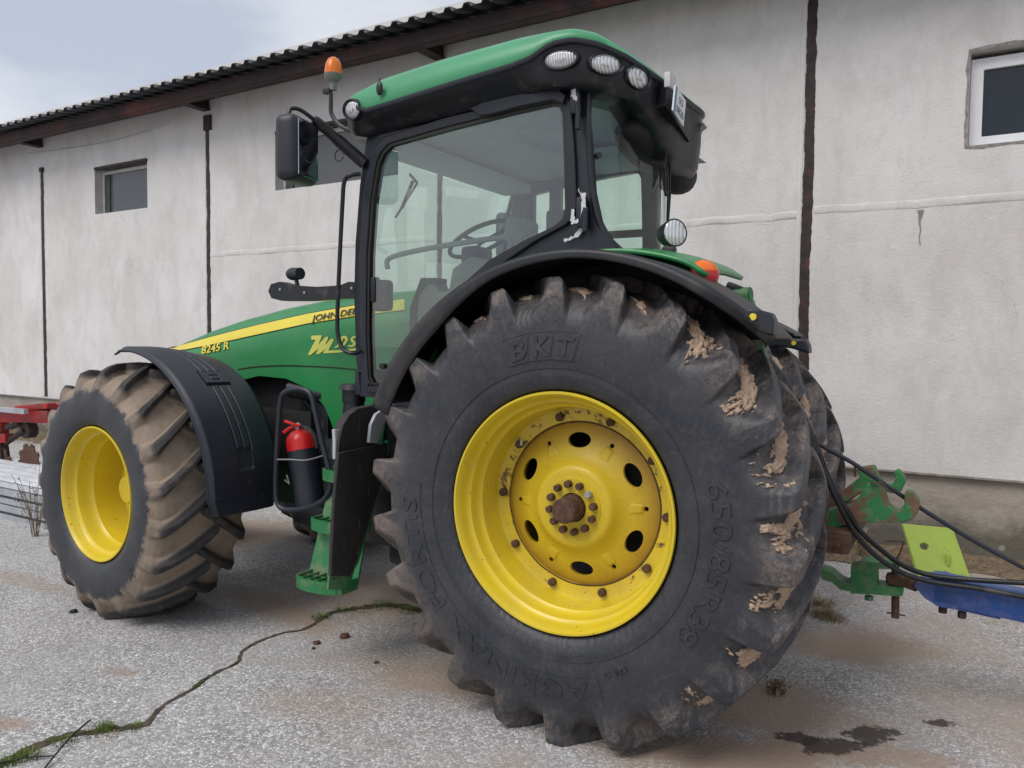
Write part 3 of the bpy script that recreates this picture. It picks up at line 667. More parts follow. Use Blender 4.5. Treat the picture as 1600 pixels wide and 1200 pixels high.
# panel gap line on the hood side
def gapline(pts, name):
    P = smooth_path([on_hood(*q, .002) for q in pts], 6); b = MB(); b.tube(P, .004, 6); b.build(name, m_decalb, hood)
gapline([(372, 577), (400, 573), (440, 571), (480, 572), (520, 574), (562, 578)], 'panel_gap')
def hood_text(b, txt, x0, y0, x1, y1, hpx, ext, off=0, shear=0, lift=.006, space=1.):
    vs, fs, w_ = text_geo(txt, 1., ext, off, shear, 3, space); ln = math.hypot(x1-x0, y1-y0); k = ln/w_
    cap = .72; ux, uy = (x1-x0)/ln, (y1-y0)/ln
    out = []
    for v in vs:
        px = x0+ux*v.x*k; py = y0+uy*v.x*k-v.y/cap*hpx
        out.append(on_hood(px, py, lift+(.0015 if v.z > 0 else 0)))
    b.add(out, fs)
b = MB(); hood_text(b, 'JOHN DEERE', 488, 502.5, 577, 487, 9.6, .001, .012, .25, .012); b.build('maker_lettering', m_decalb, hood, weld=False, angle=20)
b = MB(); hood_text(b, '8245 R', 316, 553, 359, 545, 12.5, .001, .045, .1, .003); b.build('model_lettering_outline', m_decalb, hood, weld=False, angle=20)
b = MB(); hood_text(b, '8245 R', 316, 553, 359, 545, 12, .001, .018, .1, .006); b.build('model_lettering', m_decal, hood, weld=False, angle=20)
# hand painted script lettering on the hood side
b = MB()
def hp(x, y): return on_hood(460+x/12, 460+y/12, .0035)
for poly in ([(325, 775), (520, 765), (508, 820), (455, 940), (590, 798), (640, 790), (640, 830), (577, 955), (690, 832), (738, 830), (742, 862), (645, 1052), (860, 1045), (1160, 1008), (1166, 1045), (860, 1088), (560, 1106), (548, 1088), (590, 1025), (470, 1116), (412, 1120), (424, 1082), (462, 1012), (320, 1130), (260, 1140), (275, 1100), (405, 850), (325, 845)],):
    P = [hp(x, y) for x, y in poly]; tri = tessellate_polygon([P]); b.add(P, [tuple(t) for t in tri])
def stroke(b, pts, w_):
    P = [Vector((x, y, 0)) for x, y in pts]; P = smooth_path(P, 6); L = []; R_ = []
    for i, p in enumerate(P):
        t = (P[min(i+1, len(P)-1)]-P[max(i-1, 0)]).normalized(); n_ = Vector((-t.y, t.x, 0)); k = w_*(.55+.45*math.sin(pi*i/(len(P)-1)))
        L.append(p+n_*k); R_.append(p-n_*k)
    V = [hp(p.x, p.y) for p in L]+[hp(p.x, p.y) for p in R_]; n_ = len(L)
    b.add(V, [(i, i+1, n_+i+1, n_+i) for i in range(n_-1)])
stroke(b, [(770, 995), (830, 960), (880, 880), (900, 815), (960, 805), (985, 850), (950, 920), (900, 965), (870, 940)], 26)
stroke(b, [(1165, 800), (1110, 805), (1080, 850), (1120, 895), (1130, 935), (1080, 970), (1015, 960)], 24)
stroke(b, [(1190, 950), (1230, 880), (1290, 800)], 22)
b.build('script_lettering', m_pale, hood, weld=False)
# engine bay under the hood and chassis
b = MB(); b.bbox((-2.9, YC, 1.15), (2.2, .62, .62), .05); b.bbox((-2.45, .98, 1.05), (.5, .2, .35), .03)
b.build('engine', m_dark, TR)
b = MB()
b.cyl((-2.35, .86, 1.36), (-2.05, .86, 1.33), .055); b.bbox((-2.08, .88, 1.12), (.10, .06, .34), .01)
for k in range(3): b.tube(smooth_path([(-2.3+.06*k, .84, 1.36), (-2.2+.04*k, .92, 1.2), (-2.1+.02*k, .95, 1.0)], 4), .012, 6)
b.build('filter_and_hoses', m_black, TR)
b = MB(); b.bbox((-2.3, YC, .78), (3.0, .55, .42), .03); b.bbox((-.4, YC, .85), (1.3, .8, .7), .08)
b.bbox((-3.05, YC, .72), (.3, 1.7, .22), .04); b.build('chassis', plain('dark_green_frame', (.008, .035, .014), .6, var=.3), TR)
b = MB(); b.cyl((-1.0, .3, ZR), (0, .3, ZR), .001); b = MB(); b.cyl((0, .55, ZR), (-.08, 2.0, ZR), .2); b.build('rear_axle', m_dark, TR)
b = MB(); b.bbox((-1.72, .86, .72), (.46, .28, .34), .03); b.bbox((-1.32, .74, .78), (.50, .45, .5), .05); b.bbox((-1.0, .60, .82), (.34, .50, .66), .05)
b.build('fuel_tank', m_black, TR)
# ------------------------------------------------------------ cab
YN = .42; YF = 2*YC-YN
def side_pts(px, y=YN): return [Y(a, c, y) for a, c in px]
outer = [(563, 620), (556, 560), (553, 460), (555, 380), (562, 290), (572, 218), (586, 200), (700, 165), (800, 142), (893, 122), (912, 122), (919, 200), (926, 300), (936, 345), (950, 372), (972, 396), (800, 470), (640, 640), (610, 640), (606, 622)]
inner = [(584, 601), (579, 590), (576, 520), (577, 400), (583, 310), (592, 256), (600, 238), (612, 226), (700, 201), (800, 176), (866, 162), (878, 164), (883, 175), (886, 250), (888, 325), (884, 342), (870, 354), (825, 376), (770, 408), (700, 470), (640, 542), (612, 590), (604, 600)]
Po = side_pts(outer); Pi = side_pts(inner)
b = MB(); b.prism(Po, (0, .055, 0), [Pi])
Pof = [Vector((-1.3+(p.x+1.3)*.80, 2*YC-p.y, p.z)) for p in Po]; Pif = [Vector((-1.3+(p.x+1.3)*.80, 2*YC-p.y, p.z)) for p in Pi]
b.prism(Pof, (0, -.055, 0), [Pif])
# front cross members and rear lower wall
xa, za = Po[6].x, Po[6].z; xb = Po[0].x
b.bbox((xa+.03, YC, za+.03), (.08, YF-YN, .08), .01)
b.bbox((-1.42, YC, 1.45), (.06, YF-YN, .14), .01)
cabf = b.build('cab_frame', m_cab, TR, angle=30, bevel=.006)
# door: thin proud frame round the glass, seal and glass
cen = sum(Pi, Vector())/len(Pi)
def grow(P, k): return [p+(p-cen).normalized()*k for p in P]
b = MB(); b.prism([p+Vector((0, -.022, 0)) for p in grow(Pi, .052)], (0, .02, 0), [[p+Vector((0, -.022, 0)) for p in grow(Pi, .004)]])
door = b.build('door', m_cab, TR, angle=30, bevel=.005)
b = MB(); b.prism([p+Vector((0, -.012, 0)) for p in grow(Pi, .006)], (0, .009, 0), [[p+Vector((0, -.012, 0)) for p in grow(Pi, -.012)]]); b.build('door_seal', m_decalb, door)
b = MB(); P = [p+Vector((0, .004, 0)) for p in grow(Pi, .002)]; t = tessellate_polygon([P]); b.add(P, [tuple(q) for q in t]); b.build('door_glass', m_glass, door)
b = MB(); t = tessellate_polygon([Pif]); b.add([p+Vector((0, .0, 0)) for p in Pif], [tuple(q) for q in t]); b.build('far_window', m_glassc, TR)
# sheet above door: header bulge
b = MB(); hd = [(740, 172), (760, 163), (800, 153), (876, 140), (890, 152), (886, 166), (870, 160), (820, 170), (775, 182), (756, 184)]
b.prism([p+Vector((0, -.045, 0)) for p in side_pts(hd)], (0, .024, 0)); b.build('door_header', m_cab, door, bevel=.008)
# door handle seen through glass
b = MB(); P = Y(597, 462, YN+.05); b.bbox(P, (.12, .07, .17), .03, seg=3); b.bbox(P+Vector((-.03, -.03, .03)), (.05, .05, .14), .015); b.build('door_handle', m_black, door)
b = MB(); a = Y(608, 404, YN+.06); c = Y(790, 372, YN+.06); d_ = Y(797, 390, YN+.06)
b.tube(smooth_path([Y(606, 420, YN+.06), a, Y(650, 392, YN+.06), Y(720, 380, YN+.06), c, d_], 5), .014); b.build('inner_grab_bar', m_inter, door)
b = MB(); P = Y(596, 572, YN-.02); b.cyl(P, P+Vector((0, .03, 0)), .016); b.build('door_button', m_black, door)
# hinges with chipped paint
for px, py, w_, h_, qx, qy in ((900, 158, .05, .12, 903, 185), (909, 332, .045, .14, 914, 345)):
    b = MB(); P = Y(px, py, YN-.03); b.bbox(P, (w_, .04, h_), .008)
    P = Y(qx, qy, YN-.045); b.cyl(P+Vector((0, 0, -.05)), P+Vector((0, 0, .06)), .013, n=12); b.build('door_hinge', m_cab, TR, bevel=.003)
def flake(b, pts, y):
    P = [Y(x, z_, y) for x, z_ in pts]; rnd = random.Random(int(pts[0][0])); Q = []
    for i in range(len(P)):
        a, c = P[i], P[(i+1) % len(P)]
        for k in range(4): Q.append(a.lerp(c, k/4)+Vector((rnd.uniform(-.004, .004), 0, rnd.uniform(-.004, .004))))
    t = tessellate_polygon([Q]); b = MB(); b.add(Q, [tuple(q) for q in t]); b.build('chipped_paint', m_chip, TR, weld=False)
flake(b, [(893, 140), (899, 138), (902, 158), (896, 156), (892, 150)], YN-.0535)
flake(b, [(903, 296), (905, 294), (907, 305), (903, 300)], YN-.004)
flake(b, [(908, 300), (915, 303), (916, 325), (911, 325), (907, 340), (909, 318)], YN-.056)
flake(b, [(893, 326), (897, 328), (898, 345), (903, 342), (903, 348), (893, 350), (891, 342)], YN-.056)
flake(b, [(905, 345), (911, 350), (909, 362), (900, 372), (881, 378), (880, 374), (896, 369), (905, 358)], YN-.025)
# rear glass: wraps round the back of the cab
gp = smooth_path([(-.07, .45, 0), (.01, .58, 0), (.065, .78, 0), (.09, .98, 0), (.03, YC, 0), (-.05, 1.5, 0), (-.13, 1.72, 0), (-.20, 1.92, 0), (-.26, 2.05, 0)], 6)
def gz(u): return 2.12, 2.86
b = MB(); n_ = len(gp)-1
b.grid(lambda u, v: Vector((gp[round(u*n_)].x+(-.03*(1-v)**2 if 0 else 0)-.05*v*v*.3, gp[round(u*n_)].y, 2.05+.8*v)), n_, 6); b.build('rear_window', m_glassr, TR, angle=60)
b = MB(); edge = [Y(921, 135, .43), Y(919, 180, .43), Y(921, 240, .43), Y(926, 300, .43), Y(935, 345, .43), Y(950, 372, .44), Y(972, 394, .46)]
b.tube(smooth_path(edge, 5), .016, 8)
b.tube(smooth_path([Vector((gp[i].x+.006, gp[i].y, 2.09)) for i in range(0, n_+1, 4)], 2), .016, 8)
P = Y(933, 244, .47); b.cyl(P, P+Vector((.02, -.02, 0)), .014)
b.build('window_seal', m_black, TR)
# far rear pillar + back posts seen through the rear glass
b = MB(); b.bbox((-.34, YF-.03, 2.35), (.10, .08, 1.2), .02)
b.bbox((-.55, YF-.02, 1.62), (1.4, .05, .4), .02); b.build('far_cab_post', m_cab, TR)
# windscreen
b = MB(); b.grid(lambda u, v: Vector((-1.40-.16*math.sin(pi*u)-.0*v+.10*v, YN+.06+(YF-YN-.12)*u, 1.5+1.22*v)), 16, 4); b.build('windscreen', m_glassc, TR, angle=60)
b = MB(); b.tube([Y(645, 283, .95), Y(628, 325, .9)], .011, 6); b.tube([Y(652, 286, .97), Y(618, 340, .9)], .007, 6); b.tube([Y(640, 272, .96), Y(652, 286, .97)], .008, 6); b.build('windscreen_wiper', m_black, TR)
b = MB()
for k in range(2): b.tube([Vector((.10, 1.0+.05*k, 2.78)), Vector((.105, 1.04+.03*k, 2.45)), Vector((.095, 1.06, 2.2))], .006, 6)
b.build('rear_wiper', m_black, TR)
# interior
b = MB()
def hl(u, v):
    x = -1.40+1.42*u; y = YN+.06+(YF-YN-.12)*v
    return Vector((x, y, 2.79+.05*math.sin(pi*u)*math.sin(pi*v)+.02*u))
b.grid(hl, 20, 20)
b.bbox((-.35, 1.6, 2.79), (.5, .5, .05), .02)
b.tube(smooth_path([(-.75, .95, 2.828), (-.35, .75, 2.828), (-.05, .9, 2.82), (-.02, 1.5, 2.82), (-.4, 1.7, 2.828), (-.75, 1.4, 2.828), (-.75, .95, 2.828)], 6), .008, 6)
b.bbox((-1.30, YC, 2.74), (.22, YF-YN-.2, .07), .02)
b.build('headliner', m_line, TR)
b = MB(); b.bbox((-.72, YC, 1.42), (1.3, YF-YN-.15, .08), .01); b.bbox((-.13, YC, 1.64), (.10, YF-YN-.15, .46), .02); b.build('cab_floor', m_inter, TR)
b = MB(); b.bbox((-.80, 1.25, 1.86), (.50, .50, .14), .05, seg=3); Rm = Matrix.Rotation(math.radians(8), 3, 'Y')
hp_ = Y(815, 352, YC); b.bbox((hp_.x+.05, 1.25, hp_.z-.33), (.12, .46, .56), .055, Rm, 3); b.bbox((hp_.x, 1.25, hp_.z-.04), (.10, .28, .16), .045, Rm, 3); b.bbox((-.55, 1.25, 1.65), (.4, .4, .35), .04); b.build('driver_seat', m_seat, TR)
b = MB(); b.bbox((-.55, 1.62, 2.02), (.60, .16, .12), .04, seg=3); b.bbox((-.72, 1.66, 2.28), (.05, .22, .20), .02); b.tube([(-.7, 1.65, 2.05), (-.72, 1.66, 2.25)], .02); b.build('armrest_monitor', m_black, TR)
b = MB(); SC = Y(752, 378, YC); b.tube([(SC.x-.14, YC, 1.45), (SC.x-.03, YC, SC.z-.06)], [.09, .06]); b.bbox((SC.x-.03, YC, SC.z-.09), (.12, .2, .12), .03)
b.build('steering_column', m_black, TR)
b = MB(); Rm = Matrix.Rotation(math.radians(-28), 3, 'Y'); C = Y(752, 374, YC)
b.tube([C+Rm @ Vector((.21*math.cos(2*pi*k/28), .21*math.sin(2*pi*k/28), 0)) for k in range(28)], .014, 8, closed=True)
for k in range(3): b.tube([C-Vector((0, 0, .02)), C+Rm @ Vector((.2*math.cos(2*pi*k/3+.5), .2*math.sin(2*pi*k/3+.5), 0))], .012, 6)
b.build('steering_wheel', m_black, TR)
b = MB(); P = [Y(x, z_, .66) for x, z_ in ((655, 440), (680, 440), (684, 455), (700, 455), (706, 420), (735, 400), (800, 420), (760, 560), (640, 620), (645, 520))]
b.prism(P, (0, .12, 0)); b.build('side_console', m_inter, TR, bevel=.012)
b = MB(); P = [Y(x, z_, .64) for x, z_ in ((657, 434), (683, 434), (683, 441), (664, 444), (650, 462), (646, 560), (638, 600), (640, 480))]; b.prism(P, (0, .1, 0)); b.build('console_edge', m_black, TR, bevel=.004)
b = MB(); b.bbox((-1.22, 2.02, 2.15), (.07, .07, 1.3), .02); b.bbox((-.98, 1.96, 2.38), (.14, .10, .40), .03); b.bbox((-.99, 1.96, 2.66), (.08, .08, .26), .02)
b.bbox((-.80, 2.0, 2.62), (.16, .04, .12), .015); b.bbox((-.5, 2.03, 2.40), (.5, .03, .05), .01)
b.build('corner_post_display', m_black, TR)
# rear cab lower corner and body under cab
b = MB(); b.bbox((-.75, YC, 1.34), (1.25, 1.5, .12), .02); b.build('cab_base', m_dark, TR)
# roof
ol = [(-1.62, 1.25), (-1.615, 1.0), (-1.60, .75), (-1.565, .55), (-1.51, .42), (-1.42, .335), (-1.30, .295), (-1.1, .28), (-.8, .27), (-.5, .265), (-.30, .268), (-.15, .285), (-.03, .33), (.06, .41), (.125, .53), (.17, .70), (.20, .90), (.215, 1.08)]
oc = smooth_path([(x, y, 0) for x, y in ol]+[(.22, 1.25, 0)]+[(.14, 1.48, 0), (.09, 1.65, 0), (.02, 1.82, 0), (-.08, 1.98, 0), (-.22, 2.10, 0), (-.40, 2.16, 0)]+[(x, 2*YC-y-.04, 0) for x, y in ol[:0:-1] if x < -.55], 4, closed=True)
NR = len(oc)
def inset(d):
    out = []
    for i, p in enumerate(oc):
        t = (oc[(i+1) % NR]-oc[i-1]).normalized(); n_ = Vector((-t.y, t.x, 0)); n_ = n_ if n_.dot(Vector((-.7, YC, 0))-p) > 0 else -n_
        q = p+n_*d
        if d > .25: q = p.lerp(Vector((-.7, YC, 0)), d/.98)
        out.append(q)
    return out
def zg(p):
    x = p.x; z = interp(x, [(-1.62, 2.875), (-1.52, 2.915), (-1.42, 2.93), (-1.33, 2.90), (-1.26, 2.872), (-1.1, 2.885), (-.4, 2.955), (-.30, 2.975), (-.20, 3.025), (-.1, 3.035), (0, 3.015), (.1, 2.975), (.17, 2.93), (.22, 2.90)]); return z
def ht(p):
    return interp(p.x, [(-1.62, 2.93), (-1.5, 2.985), (-1.2, 3.04), (-.8, 3.075), (-.4, 3.10), (-.1, 3.105), (0, 3.085), (.1, 3.03), (.17, 2.975), (.22, 2.94)])
def zb(p):
    z = interp(p.x, [(-1.62, 2.79), (-1.4, 2.76), (-1.2, 2.775), (-.3, 2.845), (-.1, 2.83), (.22, 2.78)])
    c = abs(p.y-YC); return z-.19*sm(p.x, -.02, .15)*sm(c, .72, .35)
def ringpts(d, zf): return [Vector((q.x, q.y, zf(p))) for p, q in zip(oc, inset(d))]
def loft(b, rings, cap=False):
    n_ = len(rings[0]); vs = [p for r in rings for p in r]; fs = [(i*n_+k, i*n_+(k+1) % n_, (i+1)*n_+(k+1) % n_, (i+1)*n_+k) for i in range(len(rings)-1) for k in range(n_)]
    if cap: fs.append(tuple((len(rings)-1)*n_+k for k in range(n_)))
    b.add(vs, fs)
def bul(p): return max(sm(p.x, -.42, -.22), sm(p.x, -1.28, -1.42))
def ringv(df, zf):
    A_, B_ = inset(.0), inset(.10)
    return [Vector((q.x+(w.x-q.x)*df(p)/.10, q.y+(w.y-q.y)*df(p)/.10, zf(p))) for p, q, w in zip(oc, A_, B_)]
b = MB()
loft(b, [ringpts(.22, lambda p: zb(p)+.03), ringpts(.145, lambda p: zb(p)+.0), ringv(lambda p: .125-.08*bul(p), lambda p: zb(p)+.004), ringv(lambda p: .095-.07*bul(p), lambda p: zb(p)+.03), ringv(lambda p: .05-.038*bul(p), lambda p: zb(p)*.5+zg(p)*.5), ringv(lambda p: .014-.004*bul(p), lambda p: zg(p)-.030), ringpts(.006, lambda p: zg(p)-.022)])
roof = b.build('cab_roof', m_black, TR, angle=50)
b = MB(); loft(b, [ringpts(.010, lambda p: zg(p)-.026), ringpts(-.002, lambda p: zg(p)-.022), ringpts(-.006, lambda p: zg(p)-.014), ringpts(-.006, lambda p: zg(p)), ringpts(.004, lambda p: zg(p)+.002)]); b.build('roof_trim', m_fender, roof, angle=50)
b = MB()
loft(b, [ringpts(.006, lambda p: zg(p)-.004), ringpts(.0, lambda p: zg(p)+.004), ringpts(.010, lambda p: zg(p)+.45*(ht(p)-zg(p))), ringpts(.035, lambda p: zg(p)+.75*(ht(p)-zg(p))), ringpts(.08, lambda p: zg(p)+.98*(ht(p)-zg(p))), ringpts(.14, lambda p: ht(p)+.012), ringpts(.22, lambda p: ht(p)+.024), ringpts(.5, lambda p: 3.09+.02), ringpts(.8, lambda p: 3.11)], True)
b.build('roof_panel', paint('pale_green_paint', (.055, .29, .135), rough=.35, dirt=.08), roof, angle=60)  # roof panel in a paler green than the hood
def facing(d):
    d = Vector(d).normalized(); x = Vector((0, 0, 1)).cross(d).normalized(); y = d.cross(x); return Matrix((x, y, d)).transposed()
def on_roof(px, py, ins=.02):
    d = ray(px, py); d = d/d.length; I = inset(ins); tt = 2.
    def inside(P):
        c = False
        for i in range(NR):
            a, e = I[i], I[i-1]
            if (a.y > P.y) != (e.y > P.y) and P.x < (e.x-a.x)*(P.y-a.y)/(e.y-a.y)+a.x: c = not c
        return c
    while tt < 7 and not inside(CAM+d*tt): tt += .004
    P = CAM+d*tt; i = min(range(NR), key=lambda k: (I[k].x-P.x)**2+(I[k].y-P.y)**2)
    t = (I[(i+1) % NR]-I[i-1]).normalized(); n_ = Vector((-t.y, t.x, 0)); n_ = n_ if n_.dot(Vector((-.7, YC, 0))-P) < 0 else -n_
    return P, n_
def lamp(px, py, y, d, rx, ry, parent, name='work_lamp', depth=.03):
    P, nrm = on_roof(px, py)
    if d: nrm = Vector(d).normalized(); P = P+nrm*.012
    P = P+nrm*.004; R = facing(nrm+Vector((0, 0, -.12))); b = MB(); b.cur = 0
    n_ = 28
    rings = []
    for (k, h) in ((1.18, -.03), (1.20, .012), (1.12, .02), (1.02, .012), (1.0, .004)):
        rings.append([P+R @ Vector((rx*k*math.cos(2*pi*i/n_), ry*k*math.sin(2*pi*i/n_), h)) for i in range(n_)])
    loft(b, rings); b.cur = 1
    rings = [[P+R @ Vector((rx*k*math.cos(2*pi*i/n_), ry*k*math.sin(2*pi*i/n_), h)) for i in range(n_)] for k, h in ((1.0, .004), (.9, .010), (.6, .016), (.3, .018), (.28, .022), (.05, .024))]
    loft(b, rings, True)
    return b.build(name, [m_black, m_lens], parent, angle=40)
lamp(878, 94, 0, (.12, -1, -.1), .075, .040, roof); lamp(945, 101, 0, None, .074, .043, roof); lamp(994, 122, 0, None, .072, .046, roof)
lamp(556, 172, 0, (-.15, -1, -.1), .058, .046, roof)
# marker fin on the roof edge
b = MB(); P = Y(593, 138, .27); b.ellipsoid(P, (.020, .012, .036)); b.tube([P, P+Vector((0, 0, .05))], .004, 6); b.build('roof_clip', m_black, roof)
# rear housing under the roof overhang with recesses, wires, plate
b = MB(); b.ellipsoid((.02, 1.10, 2.70), (.15, .48, .12)); b.ellipsoid((-.02, 1.50, 2.66), (.11, .28, .12)); b.bbox((.08, .90, 2.74), (.14, .3, .12), .04, seg=3)
b.build('roof_rear_housing', m_dark, roof)
b = MB(); b.tube(smooth_path([Y(1043, 175, .85), Y(1041, 225, .85), Y(1040, 290, .85), Y(1041, 298, .85)], 4), .0035, 6); P = Y(1041, 302, .85); b.ellipsoid(P, (.010, .010, .016)); b.build('hanging_wire', m_black, roof)
# number plate with bracket
b = MB(); c4 = [XP(1055, 130, .30), XP(1071, 158, .30), XP(1068, 197, .30), XP(1051, 172, .30)]
p0, p1, p2, p3 = [Y(1056, 133, .62), Y(1072, 158, .86), Y(1068, 198, .86), Y(1052, 172, .62)]
ux = (p1-p0); uz = (p3-p0); nn = ux.cross(uz).normalized(); nn = nn if nn.dot(CAM-p0) > 0 else -nn
b.prism([p0, p1, p2, p3], -nn*.008)
plate_ = b.build('number_plate', plain('plate_white', (.72, .76, .80), .35, var=.05), roof)
b = MB(); e = nn*.001; b.add([p0+e, p0.lerp(p1, .16)+e, p3.lerp(p2, .16)+e, p3+e], [(0, 1, 2, 3)]); b.build('blue_band', plain('plate_blue', (.08, .22, .40), .4), roof)
b = MB()
def ptext(txt, u0, v0, uw, vh):
    vs, fs, w_ = text_geo(txt, 1, .0, 0, 0, 3)
    b.add([p0+ux*(u0+v.x/w_*uw)+uz*(v0-v.y/.72*vh)+nn*.002 for v in vs], fs)
ptext('SO', .38, .46, .36, .28); ptext('0820', .22, .90, .66, .30); b.build('plate_characters', m_decalb, roof, weld=False)
b = MB(); P = Y(1047, 128, .72); b.bbox(P, (.03, .09, .07), .006); b.build('plate_bracket', m_chip, roof)
b = MB(); b.prism([Y(1044, 130, .68), Y(1072, 165, .95), Y(1084, 192, 1.05), Y(1078, 222, 1.05), Y(1040, 165, .68)], (-.05, .02, 0)); b.build('plate_backing', m_black, roof, bevel=.004)
b = MB(); P = Y(1089, 199, 1.25); b.bbox(P, (.05, .06, .06), .01); b.cyl(P+Vector((0, -.02, -.03)), P+Vector((.05, -.02, 0)), .018); b.build('plate_lamp', m_metal, roof)
b = MB(); P = Y(1072, 232, 1.4); b.ellipsoid(P, (.05, .07, .08)); b.build('far_work_lamp', m_black, roof)
# beacon
b = MB(); yb = .42
b.tube(smooth_path([Y(548, 205, yb), Y(530, 195, yb), Y(518, 178, yb), Y(517, 160, yb), Y(517, 146, yb)], 5), .012)
P = Y(516, 142, yb); b.bbox(P+Vector((-.02, 0, 0)), (.05, .03, .03), .005)
be = b.build('beacon', m_black, TR)
P = Y(521, 122, yb); s1 = (P-CAM).length/F
b = MB(); z0 = P.z-.045; c = (P.x, P.y, 0)
b.lathe([(z0-.02, 0), (z0-.02, .018), (z0+.02, .020), (z0+.035, .040), (z0+.055, .050), (z0+.062, .052), (z0+.066, .046)], 28, c, 'Z'); b.build('beacon_base', plain('grey_plastic', (.16, .16, .15), .6), be)
b = MB(); b.lathe([(z0+.066, .048), (z0+.09, .047), (z0+.12, .042), (z0+.145, .030), (z0+.155, .015), (z0+.157, 0)], 28, c, 'Z'); b.build('beacon_lens', m_amber, be)
# mirror on its arm
b = MB(); ym = .16
b.tube(smooth_path([Y(570, 256, .42), Y(520, 212, .30), Y(490, 186, .20)], 4), [.034]*4+[.028]*4+[.022], 12)
b.tube(smooth_path([Y(492, 188, .20), Y(470, 172, .12), Y(455, 170, .08), Y(450, 182, .06), Y(450, 200, .06)], 5), .011)
b.tube([Y(530, 240, .3)+Vector((.03*math.cos(t), 0, .03*math.sin(t)-.01)) for t in [k*.5 for k in range(13)]], .003, 5)
mr = b.build('mirror_arm', m_black, TR)
b = MB(); P = Y(464, 236, .10); Rm = Matrix.Rotation(math.radians(14), 3, 'Z')
b.bbox(P, (.125, .25, .33), .05, Rm, 4)
b.build('mirror_housing', m_fender, mr)
b = MB(); Q = P+Rm @ Vector((.064, .0, 0)); b.bbox(Q, (.006, .20, .28), .003, Rm, 1); b.build('mirror_glass', m_mirror, mr)
b = MB(); P = Vector((-1.75, 2.62, 2.52)); b.bbox(P, (.10, .24, .36), .05, seg=3); b.tube([P+Vector((0, 0, .15)), (-1.4, 2.1, 2.75)], .02); b.build('far_mirror', m_fender, TR)
# exterior grab rail
b = MB(); b.tube(smooth_path([Y(563, 272, .40), Y(548, 274, .36), Y(538, 284, .35), Y(535, 320, .35), Y(530, 420, .35), Y(527, 500, .35), Y(529, 528, .35), Y(537, 546, .35), Y(552, 552, .36), Y(563, 548, .40)], 5), .012)
b.build('grab_rail', m_black, TR)
# side light bar on the hood side of the cab
b = MB(); P = [Y(x, z_, .44) for x, z_ in ((556, 441), (545, 440), (530, 446), (495, 448), (460, 446), (437, 440), (423, 444), (419, 455), (424, 466), (440, 470), (480, 470), (530, 466), (556, 466))]
b.prism(P, (0, .07, 0)); lb = b.build('side_bar', m_black, TR, bevel=.014)
for x, z_ in ((437, 452), (475, 457), (549, 450)): b = MB(); P = Y(x, z_, .435); b.cyl(P, P+Vector((0, .02, 0)), .008); b.build('bar_bolt', m_metal, lb)
b = MB(); P = Y(461, 428, .45); b.ellipsoid(P+Vector((-.01, 0, 0)), (.055, .035, .037)); b.cyl(P+Vector((.0, 0, 0)), P+Vector((.05, -.01, 0)), .036, .034); b.tube([P, P+Vector((.02, 0, -.07))], .012); sl = b.build('small_lamp', m_black, lb)
# rear fender: black flare over the tyre, green inner fender
FR = MB()
FEND = 41
def flare(u, v):
    a = math.radians(157-(157-FEND)*u); R = interp(u, [(0, 1.055), (.3, 1.072), (.6, 1.095), (.85, 1.115), (1, 1.13)])+.006
    y = -.025+.42*v
    lipd = interp(u, [(0, .115), (.25, .105), (.42, .055), (.6, .04), (1, .05)]); R -= lipd*max(0, 1-v/.16); y = -.03+.03*min(1, v/.16)*0+.42*max(0, v-.12)/.88
    yin = y-.0
    if u > .86: yin = y+.10*sm(u, .86, 1.)*(1-v)
    return Vector((R*math.cos(a), yin, ZR+R*math.sin(a)))
FR.grid(flare, 90, 26)
fl = FR.build('rear_fender_flare', m_flare, TR, angle=60)
sd = fl.modifiers.new('s', 'SOLIDIFY'); sd.thickness = .012; sd.offset = -1
b = MB()
def gf(u, v):
    a = math.radians(152-90*u); R = interp(u, [(0, 1.06), (.5, 1.092), (.78, 1.135), (.95, 1.155), (1, 1.14)]); y = .26+.64*v
    return Vector((R*math.cos(a), y, ZR+R*math.sin(a)+.03*sm(v, .0, .5)))
b.grid(gf, 50, 10)
b.grid(lambda u, v: (lambda p: Vector((p.x, .42, p.z-(.0+.5*v))))(gf(u, .1)), 50, 4)
gfn = b.build('rear_fender', m_green, TR, angle=50)
b = MB()
def lin_(u, v):
    a = math.radians(154-110*u); R = interp(u, [(0, 1.05), (.5, 1.062), (.78, 1.10), (1, 1.10)])-.004; return Vector((R*math.cos(a), .03+.36*v, ZR+R*math.sin(a)))
b.grid(lin_, 50, 4); b.grid(lambda u, v: Vector((lin_(u, 1).x*(1-.3*v), .39, ZR+(lin_(u, 1).z-ZR)*(1-.5*v))), 50, 4); b.build('wheel_arch_liner', m_dark, TR, angle=50)
sd = gfn.modifiers.new('s', 'SOLIDIFY'); sd.thickness = .02; sd.offset = -1
def farcopy(o):
    r = o.copy(); COL.objects.link(r); r.scale.y = -1; r.location.y = 0; r.location.x = -.30; r.location.z = -.30; return r
# tractor root sits at y=YC so mirroring about it is a plain scale
FEND = 55; FR2 = MB(); FR2.grid(flare, 60, 10); FR2.v = [Vector((p.x-.10, 2*YC-p.y, p.z-.16)) for p in FR2.v]
f2 = FR2.build('rear_fender_flare', m_fender, TR, angle=60); sd = f2.modifiers.new('s', 'SOLIDIFY'); sd.thickness = .012; sd.offset = 1
gb = MB(); gb.grid(lambda u, v: (lambda p: Vector((p.x-.08, 2*YC-p.y, p.z-.08)))(gf(u*.72, v)), 40, 8); f3 = gb.build('rear_fender', m_green, TR, angle=50); q_ = f3.modifiers.new('s', 'SOLIDIFY'); q_.thickness = .02; q_.offset = 1
